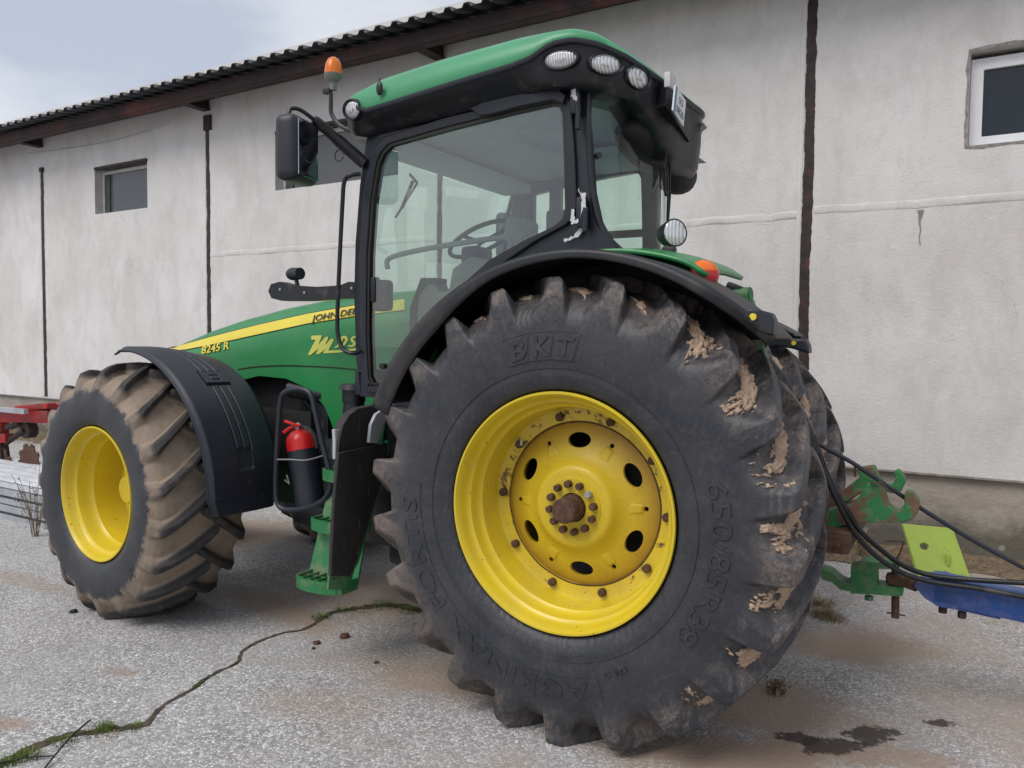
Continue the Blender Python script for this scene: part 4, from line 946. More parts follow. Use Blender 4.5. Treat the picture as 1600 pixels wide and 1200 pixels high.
# fender tails with reflectors
def tail(pts, y, th, dot, parent):
    b = MB(); b.prism([Y(x, z_, y) for x, z_ in pts], (0, th, 0)); t = b.build('fender_tail', m_fender, parent, bevel=.012)
    b = MB(); P = Y(*dot, y-.014); b.cyl(P, P+Vector((0, .02, 0)), .013); b.build('reflector_dot', m_decal, parent)
tail([(1150, 482), (1185, 484), (1204, 489), (1209, 500), (1208, 524), (1190, 519), (1160, 502)], .05, .08, (1176, 495), fl)
tail([(1172, 527), (1200, 520), (1232, 528), (1258, 530), (1263, 540), (1264, 553), (1238, 545), (1215, 541), (1190, 545), (1176, 560)], 1.92, .12, (1240, 536), TR)
b = MB(); P = [Y(x, z_, .35) for x, z_ in ((1168, 530), (1190, 532), (1200, 570), (1206, 600), (1190, 590), (1176, 556))]; b.prism(P, (0, .05, 0)); b.build('fender_bracket', m_greend, TR)
# tail light
b = MB(); P = Y(1101, 427, .34); R = facing((.80, -.6, .45)); b.ellipsoid(P, (.068, .060, .045), R)
b.build('tail_light', m_redl, gfn, org=P-Vector((0, 0, .505)))
# work lamp on the fender
b = MB(); P = Y(1053, 364, .55); d = Vector((.75, -.62, .05)).normalized(); b.cur = 0
b.tube([P-d*.085, P-d*.06, P-d*.02, P+d*.01], [.030, .052, .060, .064], 24); b.tube([P-d*.03, P+Vector((-.02, 0, -.06)), P+Vector((-.02, 0, -.11))], [.02, .022, .024], 8); b.bbox(P+Vector((-.02, 0, -.085)), (.06, .05, .05), .01)
b.cur = 1; b.tube([P+d*.010, P+d*.016, P+d*.018], [.057, .045, .01], 24); b.build('fender_work_lamp', [m_black, m_lens], gfn)
# rear remote couplings
b = MB(); P = Y(1167, 463, 1.1); b.cyl(P+Vector((-.10, 0, .0)), P+Vector((.02, -.02, 0)), .045); b.cyl(P+Vector((.02, -.02, 0)), P+Vector((.022, -.02, 0)), .02)
b.bbox(P+Vector((-.2, .05, -.15)), (.4, .4, .3), .04); b.build('rear_coupling', m_greend, TR)
b = MB(); P = Y(1148, 455, 1.1); b.bbox(P, (.09, .08, .07), .012, Matrix.Rotation(.4, 3, 'Y')); b.build('coupling_cover', m_black, TR)
# ------------------------------------------------------------ steps, guard, hoop
lad = MB()
P = [Y(x, z_, .34) for x, z_ in ((520, 640), (545, 640), (545, 700), (528, 760), (520, 830), (512, 910), (478, 908), (488, 860), (505, 790), (516, 730))]
steps = MB().prism([Vector((-1.50, .40, 1.25)), Vector((-1.22, .40, 1.25)), Vector((-1.22, .17, .42)), Vector((-1.555, .17, .42))], (0, .012, 0)).build('ladder', m_greend, TR)
for k, (z_, y0) in enumerate(((.43, .02), (.71, .13), (.96, .22))):
    b = MB(); x0, x1 = -1.535, -1.23; d_ = .16
    n_ = 14; arc = [Vector((x0+(x1-x0)*i/n_, y0+.05*(1-math.sin(pi*i/n_)**.6), 0)) for i in range(n_+1)]
    path = [Vector((x0, y0+d_, 0))]+arc+[Vector((x1, y0+d_, 0))]
    for i in range(len(path)-1):
        a, c = path[i], path[i+1]; t = (c-a).normalized(); nn_ = Vector((-t.y, t.x, 0))*.006
        b.add([a-nn_+Vector((0, 0, z_-.03)), c-nn_+Vector((0, 0, z_-.03)), c+nn_+Vector((0, 0, z_-.03)), a+nn_+Vector((0, 0, z_-.03)), a-nn_+Vector((0, 0, z_+.03)), c-nn_+Vector((0, 0, z_+.03)), c+nn_+Vector((0, 0, z_+.03)), a+nn_+Vector((0, 0, z_+.03))],
              [(0, 1, 5, 4), (2, 3, 7, 6), (4, 5, 6, 7), (0, 3, 2, 1)])
    for i in range(5):
        x = x0+.05+i*.052; b.box((x, y0+.12, z_+.01), (.006, .17, .03)); 
    for i in range(3): b.box(((x0+x1)/2, y0+.06+i*.055, z_+.005), (x1-x0-.02, .006, .025))
    b.build('step', m_greend, steps)
b = MB()
b.prism([XP(x, z_, -1.20) for x, z_ in ((519, 905), (546, 903), (560, 880), (590, 775), (612, 690), (606, 688), (590, 770), (556, 870), (540, 895))], (-.03, 0, 0))
b.prism([XP(x, z_, -1.20) for x, z_ in ((513, 921), (534, 922), (548, 912), (556, 884), (516, 888))], (-.012, 0, 0))
b.build('guard_edge', m_greend, steps)
def flapm():
    M = Mat('scuffed_black_rubber'); k = M.mix(M.ramp(M.noise(9, 8, .7, scale3=(1, 1, .4)), .3, .7), (.014, .013, .013), (.034, .030, .028))
    k = M.mix(M.math('MULTIPLY', M.ramp(M.noise(26, 9, .75, scale3=(1, 1, .16)), .58, .68), .6), k, (.24, .205, .17)); M.col(k); M.rough(.7); M.bump(M.noise(30, 8, .7), .3, .004); return M.m
m_flap = flapm()
b = MB(); b.prism([XP(x, z_, -1.19) for x, z_ in ((529, 708), (606, 692), (604, 730), (586, 785), (560, 872), (548, 900), (517, 900), (519, 850), (523, 780))], (-.02, 0, 0))
b.prism([XP(x, z_, -1.215) for x, z_ in ((528, 712), (530, 690), (536, 664), (546, 648), (560, 638), (580, 634), (614, 631), (606, 642), (594, 662), (592, 697), (560, 704))], (-.05, 0, 0))
b.build('step_guard', m_flap, steps, bevel=.006, angle=50)
b = MB(); b.prism([XP(x, z_, -1.17) for x, z_ in ((612, 631), (622, 634), (606, 650), (597, 670), (591, 693), (577, 692), (580, 664), (588, 647))], (-.02, 0, 0)); b.build('guard_clip', m_galv, steps, bevel=.004)
b = MB(); b.prism([XP(x, z_, -1.23) for x, z_ in ((523, 671), (534, 671), (534, 690), (530, 715), (524, 718), (524, 690))], (-.02, 0, 0)); b.build('guard_bracket', m_galv, steps, bevel=.003)
# air intake pipe below the door
b = MB(); P = Y(553, 600, .5); b.cyl(P, P+Vector((0, 0, -.03)), .075, .085); b.cyl(P+Vector((0, 0, -.03)), P+Vector((.0, 0, -.10)), .065); b.cyl(P+Vector((0, 0, -.10)), P+Vector((.0, 0, -.26)), .058, .07); b.build('filler_neck', m_black, TR)
b = MB(); b.bbox((-1.62, .62, 1.02), (.5, .3, .14), .02); b.bbox((-1.28, .56, 1.18), (.3, .3, .24), .03); b.build('battery_box', m_black, TR)
# hoop rail for the extinguisher
yh = .28
b = MB(); hoop = [(447, 612), (462, 608), (478, 610), (487, 620), (494, 650), (503, 690), (513, 728), (518, 752), (510, 776), (490, 790), (465, 796), (445, 796), (434, 787), (431, 765), (433, 700), (437, 640), (440, 620)]
b.tube(smooth_path([Y(x, z_, yh) for x, z_ in hoop], 4, True), .015, 10, closed=True); b.build('hoop_rail', m_fender, TR)
# fire extinguisher (held by the hoop)
Pt = Y(468, 678, .42); Pb = Y(486, 788, .42); ax = (Pt-Pb).normalized(); Lx = (Pt-Pb).length
EX = empty('fire_extinguisher', Pb)
tag(EX, 'red fire extinguisher with dark lower sleeve strapped inside the black hoop rail', 'fire extinguisher')
R = facing(ax)
def el(p): return Pb+R @ Vector(p)
def axl(prof, mat, name, a0=0, a1=2*pi, n=36):
    b = MB(); b.lathe(prof, n, (0, 0, 0), 'Z', a0=a0, a1=a1); b.v = [el(p) for p in b.v]; return b.build(name, mat, EX, org=Pb)
axl([(0, 0), (0, .075), (.01, .082), (Lx-.04, .082), (Lx-.01, .074), (Lx+.015, .05), (Lx+.028, .022), (Lx+.028, 0)], m_red, 'cylinder')
td = R.transposed() @ Vector((-.80, -.55, 0)); ta = math.atan2(td.y, td.x)
axl([(.002, .0845), (Lx-.09, .0845)], m_fender, 'sleeve', ta+.35, ta+2*pi-.35)
axl([(Lx+.02, .018), (Lx+.05, .02), (Lx+.06, .012), (Lx+.07, 0)], m_metal, 'valve')
b = MB(); b.tube(smooth_path([el((0, 0, Lx+.055)), Y(468, 666, .40), Y(445, 658, .38)], 3), .009, 6); b.tube(smooth_path([el((0, 0, Lx+.045)), Y(455, 668, .40), Y(443, 676, .38)], 3), .010, 6); b.build('lever', m_red, EX, org=Pb)
b = MB(); b.tube(smooth_path([el((0, 0, Lx+.045)), Y(482, 670, .38), Y(492, 682, .38), Y(496, 700, .38)], 4), .010, 8); b.build('discharge_hose', m_black, EX, org=Pb)
b = MB(); b.tube(smooth_path([Y(433, 718, .27), Y(455, 718, .30), Y(478, 719, .32), Y(505, 712, .28)], 4), .004, 6); b.tube([Y(448, 742, .3), Y(452, 756, .3), Y(445, 750, .3)], .005, 5); b.build('wire_tie', m_metal, EX, org=Pb)
# ------------------------------------------------------------ hitch
def slab(pts, y, th, name, mat, parent, bev=.006):
    b = MB(); b.prism([Y(x, z_, y) for x, z_ in pts], (0, th, 0)); return b.build(name, mat, parent, bevel=bev)
slab([(1285, 799), (1329, 789), (1340, 780), (1348, 766), (1352, 758), (1374, 756), (1384, 773), (1388, 788), (1396, 797), (1405, 799), (1413, 792), (1413, 772), (1418, 767), (1427, 770), (1437, 785), (1435, 800), (1426, 812), (1411, 817), (1366, 817), (1338, 817), (1285, 830)], .92, .07, 'lower_link', m_rustg, TR)
slab([(1290, 788), (1343, 747), (1343, 731), (1366, 728), (1374, 748), (1384, 759), (1394, 758), (1399, 749), (1396, 738), (1403, 734), (1412, 742), (1415, 754), (1408, 768), (1396, 771), (1370, 766), (1350, 768), (1328, 782), (1290, 798)], 1.50, .07, 'lower_link', m_rustg, TR)
b = MB(); b.tube([Y(1336, 745, 1.48), Y(1336, 728, 1.48)], .006, 6); b.build('link_pin', m_rust, TR)
b = MB(); b.tube([Y(1360, 756, .91), Y(1375, 753, .91), Y(1392, 770, .90)], .005, 6); b.build('link_pin', m_rust, TR)
b = MB(); b.bbox((.98, YC, .80), (.14, .9, .10), .02); b.prism([Y(x, z_, 1.3) for x, z_ in ((1283, 730), (1300, 745), (1312, 800), (1290, 800), (1280, 760))], (0, .03, 0)); b.build('hitch_frame', m_rust, TR)
b = MB(); b.prism([Y(x, z_, 1.19) for x, z_ in ((1283, 889), (1298, 895), (1310, 905), (1320, 911), (1333, 911), (1333, 925), (1312, 921), (1300, 910), (1283, 905))], (0, .11, 0))
b.prism([Y(x, z_, 1.188) for x, z_ in ((1329, 885), (1340, 885), (1345, 877), (1401, 881), (1402, 889), (1370, 889), (1370, 915), (1410, 920), (1410, 932), (1329, 927))], (0, .114, 0))
P = Y(1358, 931, 1.22); b.cyl(P, P+Vector((0, 0, -.02)), .02, n=8); b.build('drawbar', m_greend, TR)
b = MB(); a = Y(1399, 872, YC); c = Y(1399, 965, YC); b.cyl(a, c, .018); b.tube([Y(1386, 957, YC-.02), Y(1414, 962, YC+.02)], .004, 6)
b.tube(smooth_path([Y(1398, 873, YC), Y(1404, 868, YC), Y(1411, 850, YC), Y(1409, 846, YC), Y(1384, 845, YC)], 4), .004, 6); b.build('drawbar_pin', m_rust, TR)
# trailed implement: blue drawbar
TB = empty('trailer_drawbar', (1.5, 1.25, GZ))
tag(TB, 'blue steel drawbar with scraped paint and rusty eye coupled to the tractor pin', 'drawbar')
b = MB(); b.prism([Y(x, z_, YC-.035) for x, z_ in ((1383, 899), (1400, 898), (1430, 907), (1440, 913), (1432, 926), (1410, 918), (1384, 912))], (0, .07, 0)); b.build('hitch_eye', m_rust, TB, bevel=.01)
b = MB(); zc = .555; sa_ = math.radians(4.5); b.bbox((1.37+1.14*math.cos(sa_), YC, zc-.005-1.14*math.sin(sa_)), (2.28, .13, .13), .012, Matrix.Rotation(sa_, 3, 'Y'))
b.prism([Y(x, z_, YC-.065) for x, z_ in ((1428, 915), (1450, 904), (1478, 903), (1496, 912), (1496, 953), (1466, 948), (1444, 934))], (0, .13, 0))
b.box((1.56, YC, .470), (.18, .11, .016), Matrix.Rotation(sa_, 3, 'Y'))
b.build('beam', m_blue, TB)
b = MB()
for px, py in ((1473, 954), (1503, 962)): P = Y(px, py, YC-.03); b.cyl(P+Vector((0, 0, .02)), P-Vector((0, 0, .01)), .018, n=6)
b.build('beam_bolt', m_rustd, TB)
def hose(pts, r, label, mat=m_black, name='hydraulic_hose'):
    P = smooth_path([Y(*q) for q in pts], 6); b = MB(); b.tube(P, r, 10); o = b.build(name, mat, None, org=P[0], angle=80); tag(o, label, 'hose', 'hoses running from the tractor to the blue drawbar'); return o
hose([(1278, 700, .72), (1292, 740, .78), (1312, 778, .82), (1326, 802, .86), (1345, 830, .95), (1376, 858, 1.08), (1412, 884, 1.16), (1455, 899, 1.17), (1520, 906, 1.17), (1605, 911, 1.17)], .0125, 'thick black hydraulic hose, upper of the two sagging side by side onto the blue drawbar')
hose([(1276, 698, .70), (1286, 735, .76), (1304, 774, .80), (1320, 806, .84), (1338, 836, .92), (1366, 866, 1.04), (1404, 892, 1.12), (1450, 908, 1.14), (1530, 920, 1.15), (1605, 934, 1.15)], .012, 'black hydraulic hose, lower of the two, lying along the side of the blue drawbar')
hose([(1276, 690, .90), (1290, 700, .90), (1330, 722, .92), (1380, 755, .95), (1437, 793, 1.0), (1520, 844, 1.05), (1605, 890, 1.08)], .010, 'thin straight grey cable stretched diagonally above the green lift hooks', m_fender, 'brake_cable')
# ============================================================ WAREHOUSE
B = empty('warehouse', (W0.x, W0.y, GZ), WA)
ORG['warehouse'] = Vector((0, 0, 0))
tag(B, 'long low warehouse with rough off-white plaster wall and dark corrugated eave', 'building')
def wb(b, name, mat, parent=B, **k):
    for v in b.v: v.z -= GZ
    o = b.build(name, mat, parent, org=(0, 0, 0), local=True, **k); return o
wins = [(-10.40, -9.06, 3.585, 4.295), (-6.352, -4.305, 3.59, 4.33), (1.427, 2.85, 3.238, 3.962)]
zp = .662; ztop = 5.35
S0, S1 = -26., 7.
gaps = [-11.91, -7.685, -3.70, .245]
brk = sorted({S0, S1, *[w_[0] for w_ in wins], *[w_[1] for w_ in wins]})
zk = sorted({zp, ztop, *[w_[2] for w_ in wins], *[w_[3] for w_ in wins]})
b = MB()
for a, c in zip(brk, brk[1:]):
    for z0, z1 in zip(zk, zk[1:]):
        if any(a >= w_[0]-1e-6 and c <= w_[1]+1e-6 and z0 >= w_[2]-1e-6 and z1 <= w_[3]+1e-6 for w_ in wins): continue
        b.add([wl(a, 0, z0), wl(c, 0, z0), wl(c, 0, z1), wl(a, 0, z1)], [(0, 1, 2, 3)])
for (a, c, z0, z1) in wins:
    b.add([wl(a, 0, z0), wl(a, 0, z1), wl(a, -.25, z1), wl(a, -.25, z0), wl(c, 0, z0), wl(c, 0, z1), wl(c, -.25, z1), wl(c, -.25, z0)], [(0, 1, 2, 3), (4, 7, 6, 5), (0, 3, 7, 4), (1, 5, 6, 2)])
b.add([wl(S0, 0, zp), wl(S1, 0, zp), wl(S1, -.3, zp), wl(S0, -.3, zp)], [(0, 1, 2, 3)])
b.add([wl(S0, 0, zp), wl(S0, 0, ztop), wl(S0, -9, ztop+1.2), wl(S0, -9, zp), wl(S1, 0, zp), wl(S1, 0, ztop), wl(S1, -9, ztop+1.2), wl(S1, -9, zp)], [(0, 1, 2, 3), (4, 7, 6, 5), (2, 3, 7, 6)])
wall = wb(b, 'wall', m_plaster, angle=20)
b = MB(); b.box((-9.5, 4.55, .28), (33., 9., .78)); b.v = [Vector((v.x, max(v.y, .03), v.z)) for v in b.v]
wb(b, 'plinth', m_plinth)
b = MB(); b.box((-9.5, .012, zp-.008), (33, .03, .016)); wb(b, 'plaster_lip', m_plasd, wall)
# raised seam between plaster lifts
b = MB()
for (a, c, zz) in ((.30, 6.9, 2.825), (-3.65, .20, 2.80), (-7.65, -3.75, 2.83)):
    def seam(u, v, a=a, c=c, zz=zz):
        s = a+(c-a)*u; wz = .02*noise.noise(Vector((s*1.3, 0, 3)))+.008*noise.noise(Vector((s*6, 1, 3))); t = v*pi
        return wl(s, .001+.007*math.sin(t)*(.7+.9*noise.noise(Vector((s*3, 5, 0)))), zz+wz+.034*math.cos(t))
    b.grid(seam, 90, 6)
wb(b, 'plaster_seam', m_plaster, wall, angle=60)
# expansion gaps showing the steel post, ragged plaster edges
for gi, g in enumerate(gaps):
    zt = (4.42, 4.62, 4.7, 5.3)[gi]; wd_ = (.085, .075, .06, .085)[gi]
    b = MB()
    def edgef(u, v, g=g, zt=zt, wd_=wd_, gi=gi):
        z = zp+.02+(zt-zp-.02)*v; q = (u-.5)*2; n1 = noise.noise(Vector((z*9, q*3+g, 0)))+.5*noise.noise(Vector((z*30, q+g, 4)))
        wv = .012*noise.noise(Vector((z*1.1, g, 9)))
        return wl(g+wv+q*(wd_/2+.012*n1), .003, z)
    b.grid(edgef, 1, 220); wb(b, 'post_strip', m_rustd, B)
    b = MB()
    def edge2(u, v, g=g, zt=zt, wd_=wd_):
        z = zp+.02+(zt-zp-.02)*v; return wl(g-wd_/2-.005-.04*u, .004+.008*math.sin(pi*u), z)
    b.grid(edge2, 3, 40); wb(b, 'gap_fillet', m_plaster, wall)
    if gi in (0, 1): b = MB(); b.box(wl(g+.02, .02, zt), (.14 if gi else .09, .03, .20 if gi else .07)); wb(b, 'steel_cap', m_rustd, B)
# drip crack in the plaster
b = MB(); a = W(1438, 328); c = W(1437, 384)
b.grid(lambda u, v: wl(a[0]+(c[0]-a[0])*v+(u-.5)*(.045*(1-v)**4+.008)+.004*math.sin(v*14), .0035, a[1]+(c[1]-a[1])*v), 1, 20); wb(b, 'drip_stain', m_plasd, wall)
# windows
for i, (a, c, z0, z1) in enumerate(wins):
    f = .09 if i == 2 else .05; o = -.09 if i == 2 else -.12
    fm = m_white if i == 2 else m_whitew
    b = MB(); P = [wl(a+.002, o, z0+.002), wl(c-.002, o, z0+.002), wl(c-.002, o, z1-.04), wl(a+.002, o, z1-.04)]; H = [wl(a+f, o, z0+f*(.9 if i == 2 else .35)), wl(c-f, o, z0+f*(.9 if i == 2 else .35)), wl(c-f, o, z1-.04-f), wl(a+f, o, z1-.04-f)]
    b.prism(P, (0, .06, 0), [H]); fr = wb(b, 'window', fm, bevel=.006)
    b = MB(); o2 = o-.03; b.add([wl(a+f-.01, o2, z0+.01), wl(c-f+.01, o2, z0+.01), wl(c-f+.01, o2, z1-.05-f+.01), wl(a+f-.01, o2, z1-.05-f+.01)], [(0, 1, 2, 3)]); wb(b, 'pane', m_pane2 if i == 2 else m_pane1, fr)
    if i < 2:
        b = MB(); b.box(wl((a+c)/2+.02, .0, z1-.02), (c-a-.02, .06, .04)); wb(b, 'lintel', m_rustd, fr)
        b = MB(); b.box(wl(a+f+.07, o2+.012, (z0+z1)/2-.03), (.12, .01, z1-z0-.12)); wb(b, 'curtain', plain('dark_teal_curtain', (.05, .065, .065), .6), fr)
        b = MB(); b.add([wl(a+.0015, .0, z0), wl(a+.0015, -.12, z0), wl(a+.0015, -.12, z1), wl(a+.0015, 0, z1)], [(0, 1, 2, 3)]); wb(b, 'reveal', m_whitew, fr)
    else:
        b = MB(); rnd = random.Random(3); ins = [wl(a, .004, z0), wl(c, .004, z0), wl(c, .004, z1), wl(a, .004, z1)]
        def ragged(pts, d):
            out = []
            for k in range(4):
                p, q = pts[k], pts[(k+1) % 4]
                for j in range(40):
                    t = j/40; e = p.lerp(q, t); cc = Vector(((a+c)/2, -.004, (z0+z1)/2)); dv = Vector((e.x-cc.x, 0, e.z-cc.z)); mx_ = max(abs(dv.x)/((c-a)/2), abs(dv.z)/((z1-z0)/2))
                    nn_ = Vector((math.copysign(1, dv.x) if abs(dv.x)/((c-a)/2) > .98 else 0, 0, math.copysign(1, dv.z) if abs(dv.z)/((z1-z0)/2) > .98 else 0))
                    out.append(e+nn_*(d+.014*noise.noise(Vector((e.x*9, e.z*9, 2)))+.006*noise.noise(Vector((e.x*40, e.z*40, 2)))))
            return out
        b.prism(ragged(ins, .022), (0, .002, 0), [ins]); wb(b, 'mortar_surround', m_plasd, fr)
# eave: brackets, beam, corrugated sheet
slope = .16; OE = .70; ZE = 4.93
def zr_(o): return ZE+(OE-o)*slope
b = MB(); pitch = .228; n_ = int((S1-S0)/pitch)
pr = [(0, 0), (.055, 0), (.075, .042), (.115, .042), (.135, 0)]
pts = []
for i in range(n_+1):
    for (x, h) in pr: pts.append((S0+i*pitch+x*1.2, h))
def sheet(zoff, rev=False):
    vs = []; 
    for (s, h) in pts:
        for o in (OE, -9.): vs.append(wl(s, o, zr_(o)+h+zoff))
    return vs
v1 = sheet(0); b.add(v1, [(2*i, 2*i+2, 2*i+3, 2*i+1) for i in range(len(pts)-1)])
rs = wb(b, 'roof_sheet', m_roof, angle=20, weld=False); sd = rs.modifiers.new('s', 'SOLIDIFY'); sd.thickness = .012; sd.offset = 1
b = MB(); b.box(wl(-9.5, .48, 4.835), (33, .06, .14)); b.box(wl(-9.5, .455, 4.77), (33, .11, .012)); b.box(wl(-9.5, .455, 4.905), (33, .11, .012)); wb(b, 'eave_beam', m_beam)
b = MB(); b.box(wl(-9.5, .10, zr_(.10)-.07), (33, .10, .10)); wb(b, 'wall_plate', m_rustd)
for g in gaps:
    b = MB(); b.prism([wl(g-.05, 0, 4.80), wl(g-.05, 0, 4.95), wl(g-.05, .50, 4.90), wl(g-.05, .50, 4.78)], (.09, 0, 0)); b.box(wl(g-.005, .25, 4.79), (.14, .5, .012)); wb(b, 'eave_bracket', m_rustd)
b = MB(); Pc = [wl(-8.1, .30, 4.80), wl(-8.6, .1, 4.72), wl(-9.6, .02, 4.66), wl(-10.6, .02, 4.66), wl(-12.2, .05, 4.72)]
b.tube(smooth_path(Pc, 8), .006, 5); wb(b, 'loose_cable', m_metal)
# ============================================================ GROUND
b = MB(); b.add([(-150, -150, GZ), (150, -150, GZ), (150, 150, GZ), (-150, 150, GZ)], [(0, 1, 2, 3)])
g = b.build('ground', m_ground, None, org=(0, 0, 0)); tag(g, kind='structure')
# soil strip at the wall foot
b = MB()
def soil(u, v):
    s = -20+27*u; o = .0+(.55+.25*noise.noise(Vector((s*.9, 0, 0)))+.12*noise.noise(Vector((s*4, 0, 0))))*v
    P = W0+WT*s+WN*(o-.05); return Vector((P.x, P.y, GZ+.004+.05*(1-v)*(.8+noise.noise(Vector((s*5, o*5, 0))))))
b.grid(soil, 260, 8); o = b.build('soil_verge', m_soil, None, org=(0, 0, 0)); tag(o, kind='structure')
# crack across the slab
cp = [(-10, 1200), (30, 1180), (60, 1166), (100, 1152), (150, 1143), (200, 1137), (230, 1130), (245, 1112), (262, 1098), (285, 1086), (300, 1078), (320, 1062), (345, 1048), (370, 1036), (378, 1020), (400, 1005), (440, 990), (470, 985), (490, 976), (510, 962), (530, 955), (570, 949), (610, 946), (650, 952), (700, 958)]
CP = smooth_path([ZP(x, y, GZ) for x, y in cp], 6)
def strip(b, P, wf_, z, seed=0, jag=.4):
    L = []; R_ = []; acc = 0
    for i, p in enumerate(P):
        t = (P[min(i+1, len(P)-1)]-P[max(i-1, 0)]); t.z = 0; t.normalize(); n_ = Vector((-t.y, t.x, 0)); k = wf_(i/(len(P)-1))
        L.append(p+n_*k*(1+jag*2*noise.noise(p*28+Vector((seed, 0, 0))))+Vector((0, 0, z))); R_.append(p-n_*k*(1+jag*2*noise.noise(p*28+Vector((seed+9, 5, 0))))+Vector((0, 0, z)))
    n_ = len(L); b.add(L+R_, [(i, i+1, n_+i+1, n_+i) for i in range(n_-1)])
def dense(P, k=4):
    out = []
    for a, c in zip(P, P[1:]):
        for j in range(k): out.append(a.lerp(c, j/k))
    return out+[P[-1]]
b = MB(); strip(b, dense(CP, 4), lambda u: interp(u, [(0, .03), (.2, .025), (.3, .012), (.55, .010), (.75, .012), (.85, .03), (1, .05)]), .003)
o = b.build('pavement_crack', m_crack, None, org=(0, 0, 0), weld=False); tag(o, kind='structure')
b = MB()
def sub(u0, u1): n_ = len(CP); return dense(CP[int(u0*n_):max(int(u1*n_), int(u0*n_)+3)], 5)
for (a, c, w_) in ((.42, .47, .011), (.48, .50, .007), (.52, .555, .009), (.60, .62, .005), (.66, .68, .004), (.78, .83, .016), (.84, .88, .02), (.90, .97, .022), (.0, .07, .022), (.10, .16, .016), (.18, .20, .010)):
    strip(b, sub(a, c), lambda u, w_=w_: w_*math.sin(pi*min(max(u, .02), .98))**.5, .006, 3, .5)
o = b.build('moss', m_moss, None, org=(0, 0, 0), weld=False); tag(o, kind='stuff')
# grass tufts
def tuft(b, P, n, h, rad, lean=.5, w_=.0025, seed=0):
    rnd = random.Random(seed)
    for i in range(n):
        a = rnd.uniform(0, 2*pi); r = rad*rnd.random()**.7; base = P+Vector((r*math.cos(a), r*math.sin(a), 0)); hh = h*rnd.uniform(.4, 1); l = lean*hh*rnd.uniform(.2, 1.2); a2 = a+rnd.uniform(-.9, .9)
        d = Vector((math.cos(a2), math.sin(a2), 0)); s = Vector((-d.y, d.x, 0))*w_*rnd.uniform(.6, 1.4)
        m1 = base+d*l*.35+Vector((0, 0, hh*.6)); tip = base+d*l+Vector((0, 0, hh*rnd.uniform(.75, 1)))
        b.add([base-s, base+s, m1+s*.7, m1-s*.7, tip], [(0, 1, 2, 3), (3, 2, 4)])
b = MB(); rnd = random.Random(5)
for (px, py, n_, h, rad) in ((165, 1141, 170, .05, .035), (150, 1146, 80, .03, .05), (210, 1137, 120, .022, .05), (100, 1160, 120, .025, .05), (40, 1185, 200, .04, .06), (10, 1196, 100, .04, .05), (310, 1070, 40, .012, .03), (500, 966, 160, .035, .06), (530, 955, 140, .03, .06), (600, 947, 200, .03, .1), (640, 955, 160, .03, .08)):
    tuft(b, ZP(px, py, GZ), n_, h, rad, .7, .0014, px)
o = b.build('grass_tufts', m_grass, None, org=(0, 0, 0), weld=False); tag(o, kind='stuff')
b = MB()
for (px, py, n_, h, rad) in ((1290, 962, 500, .05, .10), (1280, 945, 300, .06, .10), (1305, 970, 200, .03, .08), (165, 1150, 60, .02, .06), (560, 952, 120, .02, .1)):
    tuft(b, ZP(px, py, GZ), n_, h, rad, .9, .0016, px)
rnd = random.Random(11)
for i in range(900):     # straw and dead weeds along the wall foot
    s = rnd.uniform(-13, 4.); o_ = rnd.uniform(.02, .75)**1.3; P = W0+WT*s+WN*o_; P.z = GZ
    tuft(b, P, 7, rnd.uniform(.03, .16), .06, 1.6, .0018, i)
o = b.build('dry_weeds', m_straw, None, org=(0, 0, 0), weld=False); tag(o, kind='stuff')
# tall dead weed by the sheets
def weed(P, n, h, seed, label):
    b = MB(); rnd = random.Random(seed)
    for i in range(n):
        a = rnd.uniform(0, 2*pi); d = Vector((math.cos(a), math.sin(a), 0)); hh = h*rnd.uniform(.5, 1); Q = [P+d*.03*rnd.random()]
        for k in range(1, 5): Q.append(Q[0]+d*hh*.25*(k/4)**1.5+Vector((rnd.uniform(-.015, .015), rnd.uniform(-.015, .015), hh*k/4)))
        b.tube(smooth_path(Q, 2), .0022, 4)
        for k in range(16):
            t = rnd.uniform(.25, 1); q = Q[0].lerp(Q[-1], t)+Vector((rnd.uniform(-.03, .03), rnd.uniform(-.03, .03), rnd.uniform(-.03, .03))); e = rnd.uniform(.004, .011)
            v = [q+Vector((rnd.uniform(-e, e), rnd.uniform(-e, e), rnd.uniform(-e, e))) for _ in range(4)]; b.add(v, [(0, 1, 2), (0, 2, 3), (1, 3, 2)])
    o = b.build('dead_weed', m_stem, None, org=P, weld=False); tag(o, label, 'weed', 'dead weeds by the wall'); return o
weed(ZP(55, 838, GZ), 22, .62, 1, 'tall dry branching weed between the sheet stack and the front tyre')
weed(ZP(1345, 872, GZ), 14, .30, 2, 'low dry weed with curled stems at the wall behind the drawbar')
weed(ZP(1215, 1082, GZ)+Vector((0, 0, 0)), 16, .06, 3, 'small dark clump of dry stems right behind the big rear tyre')
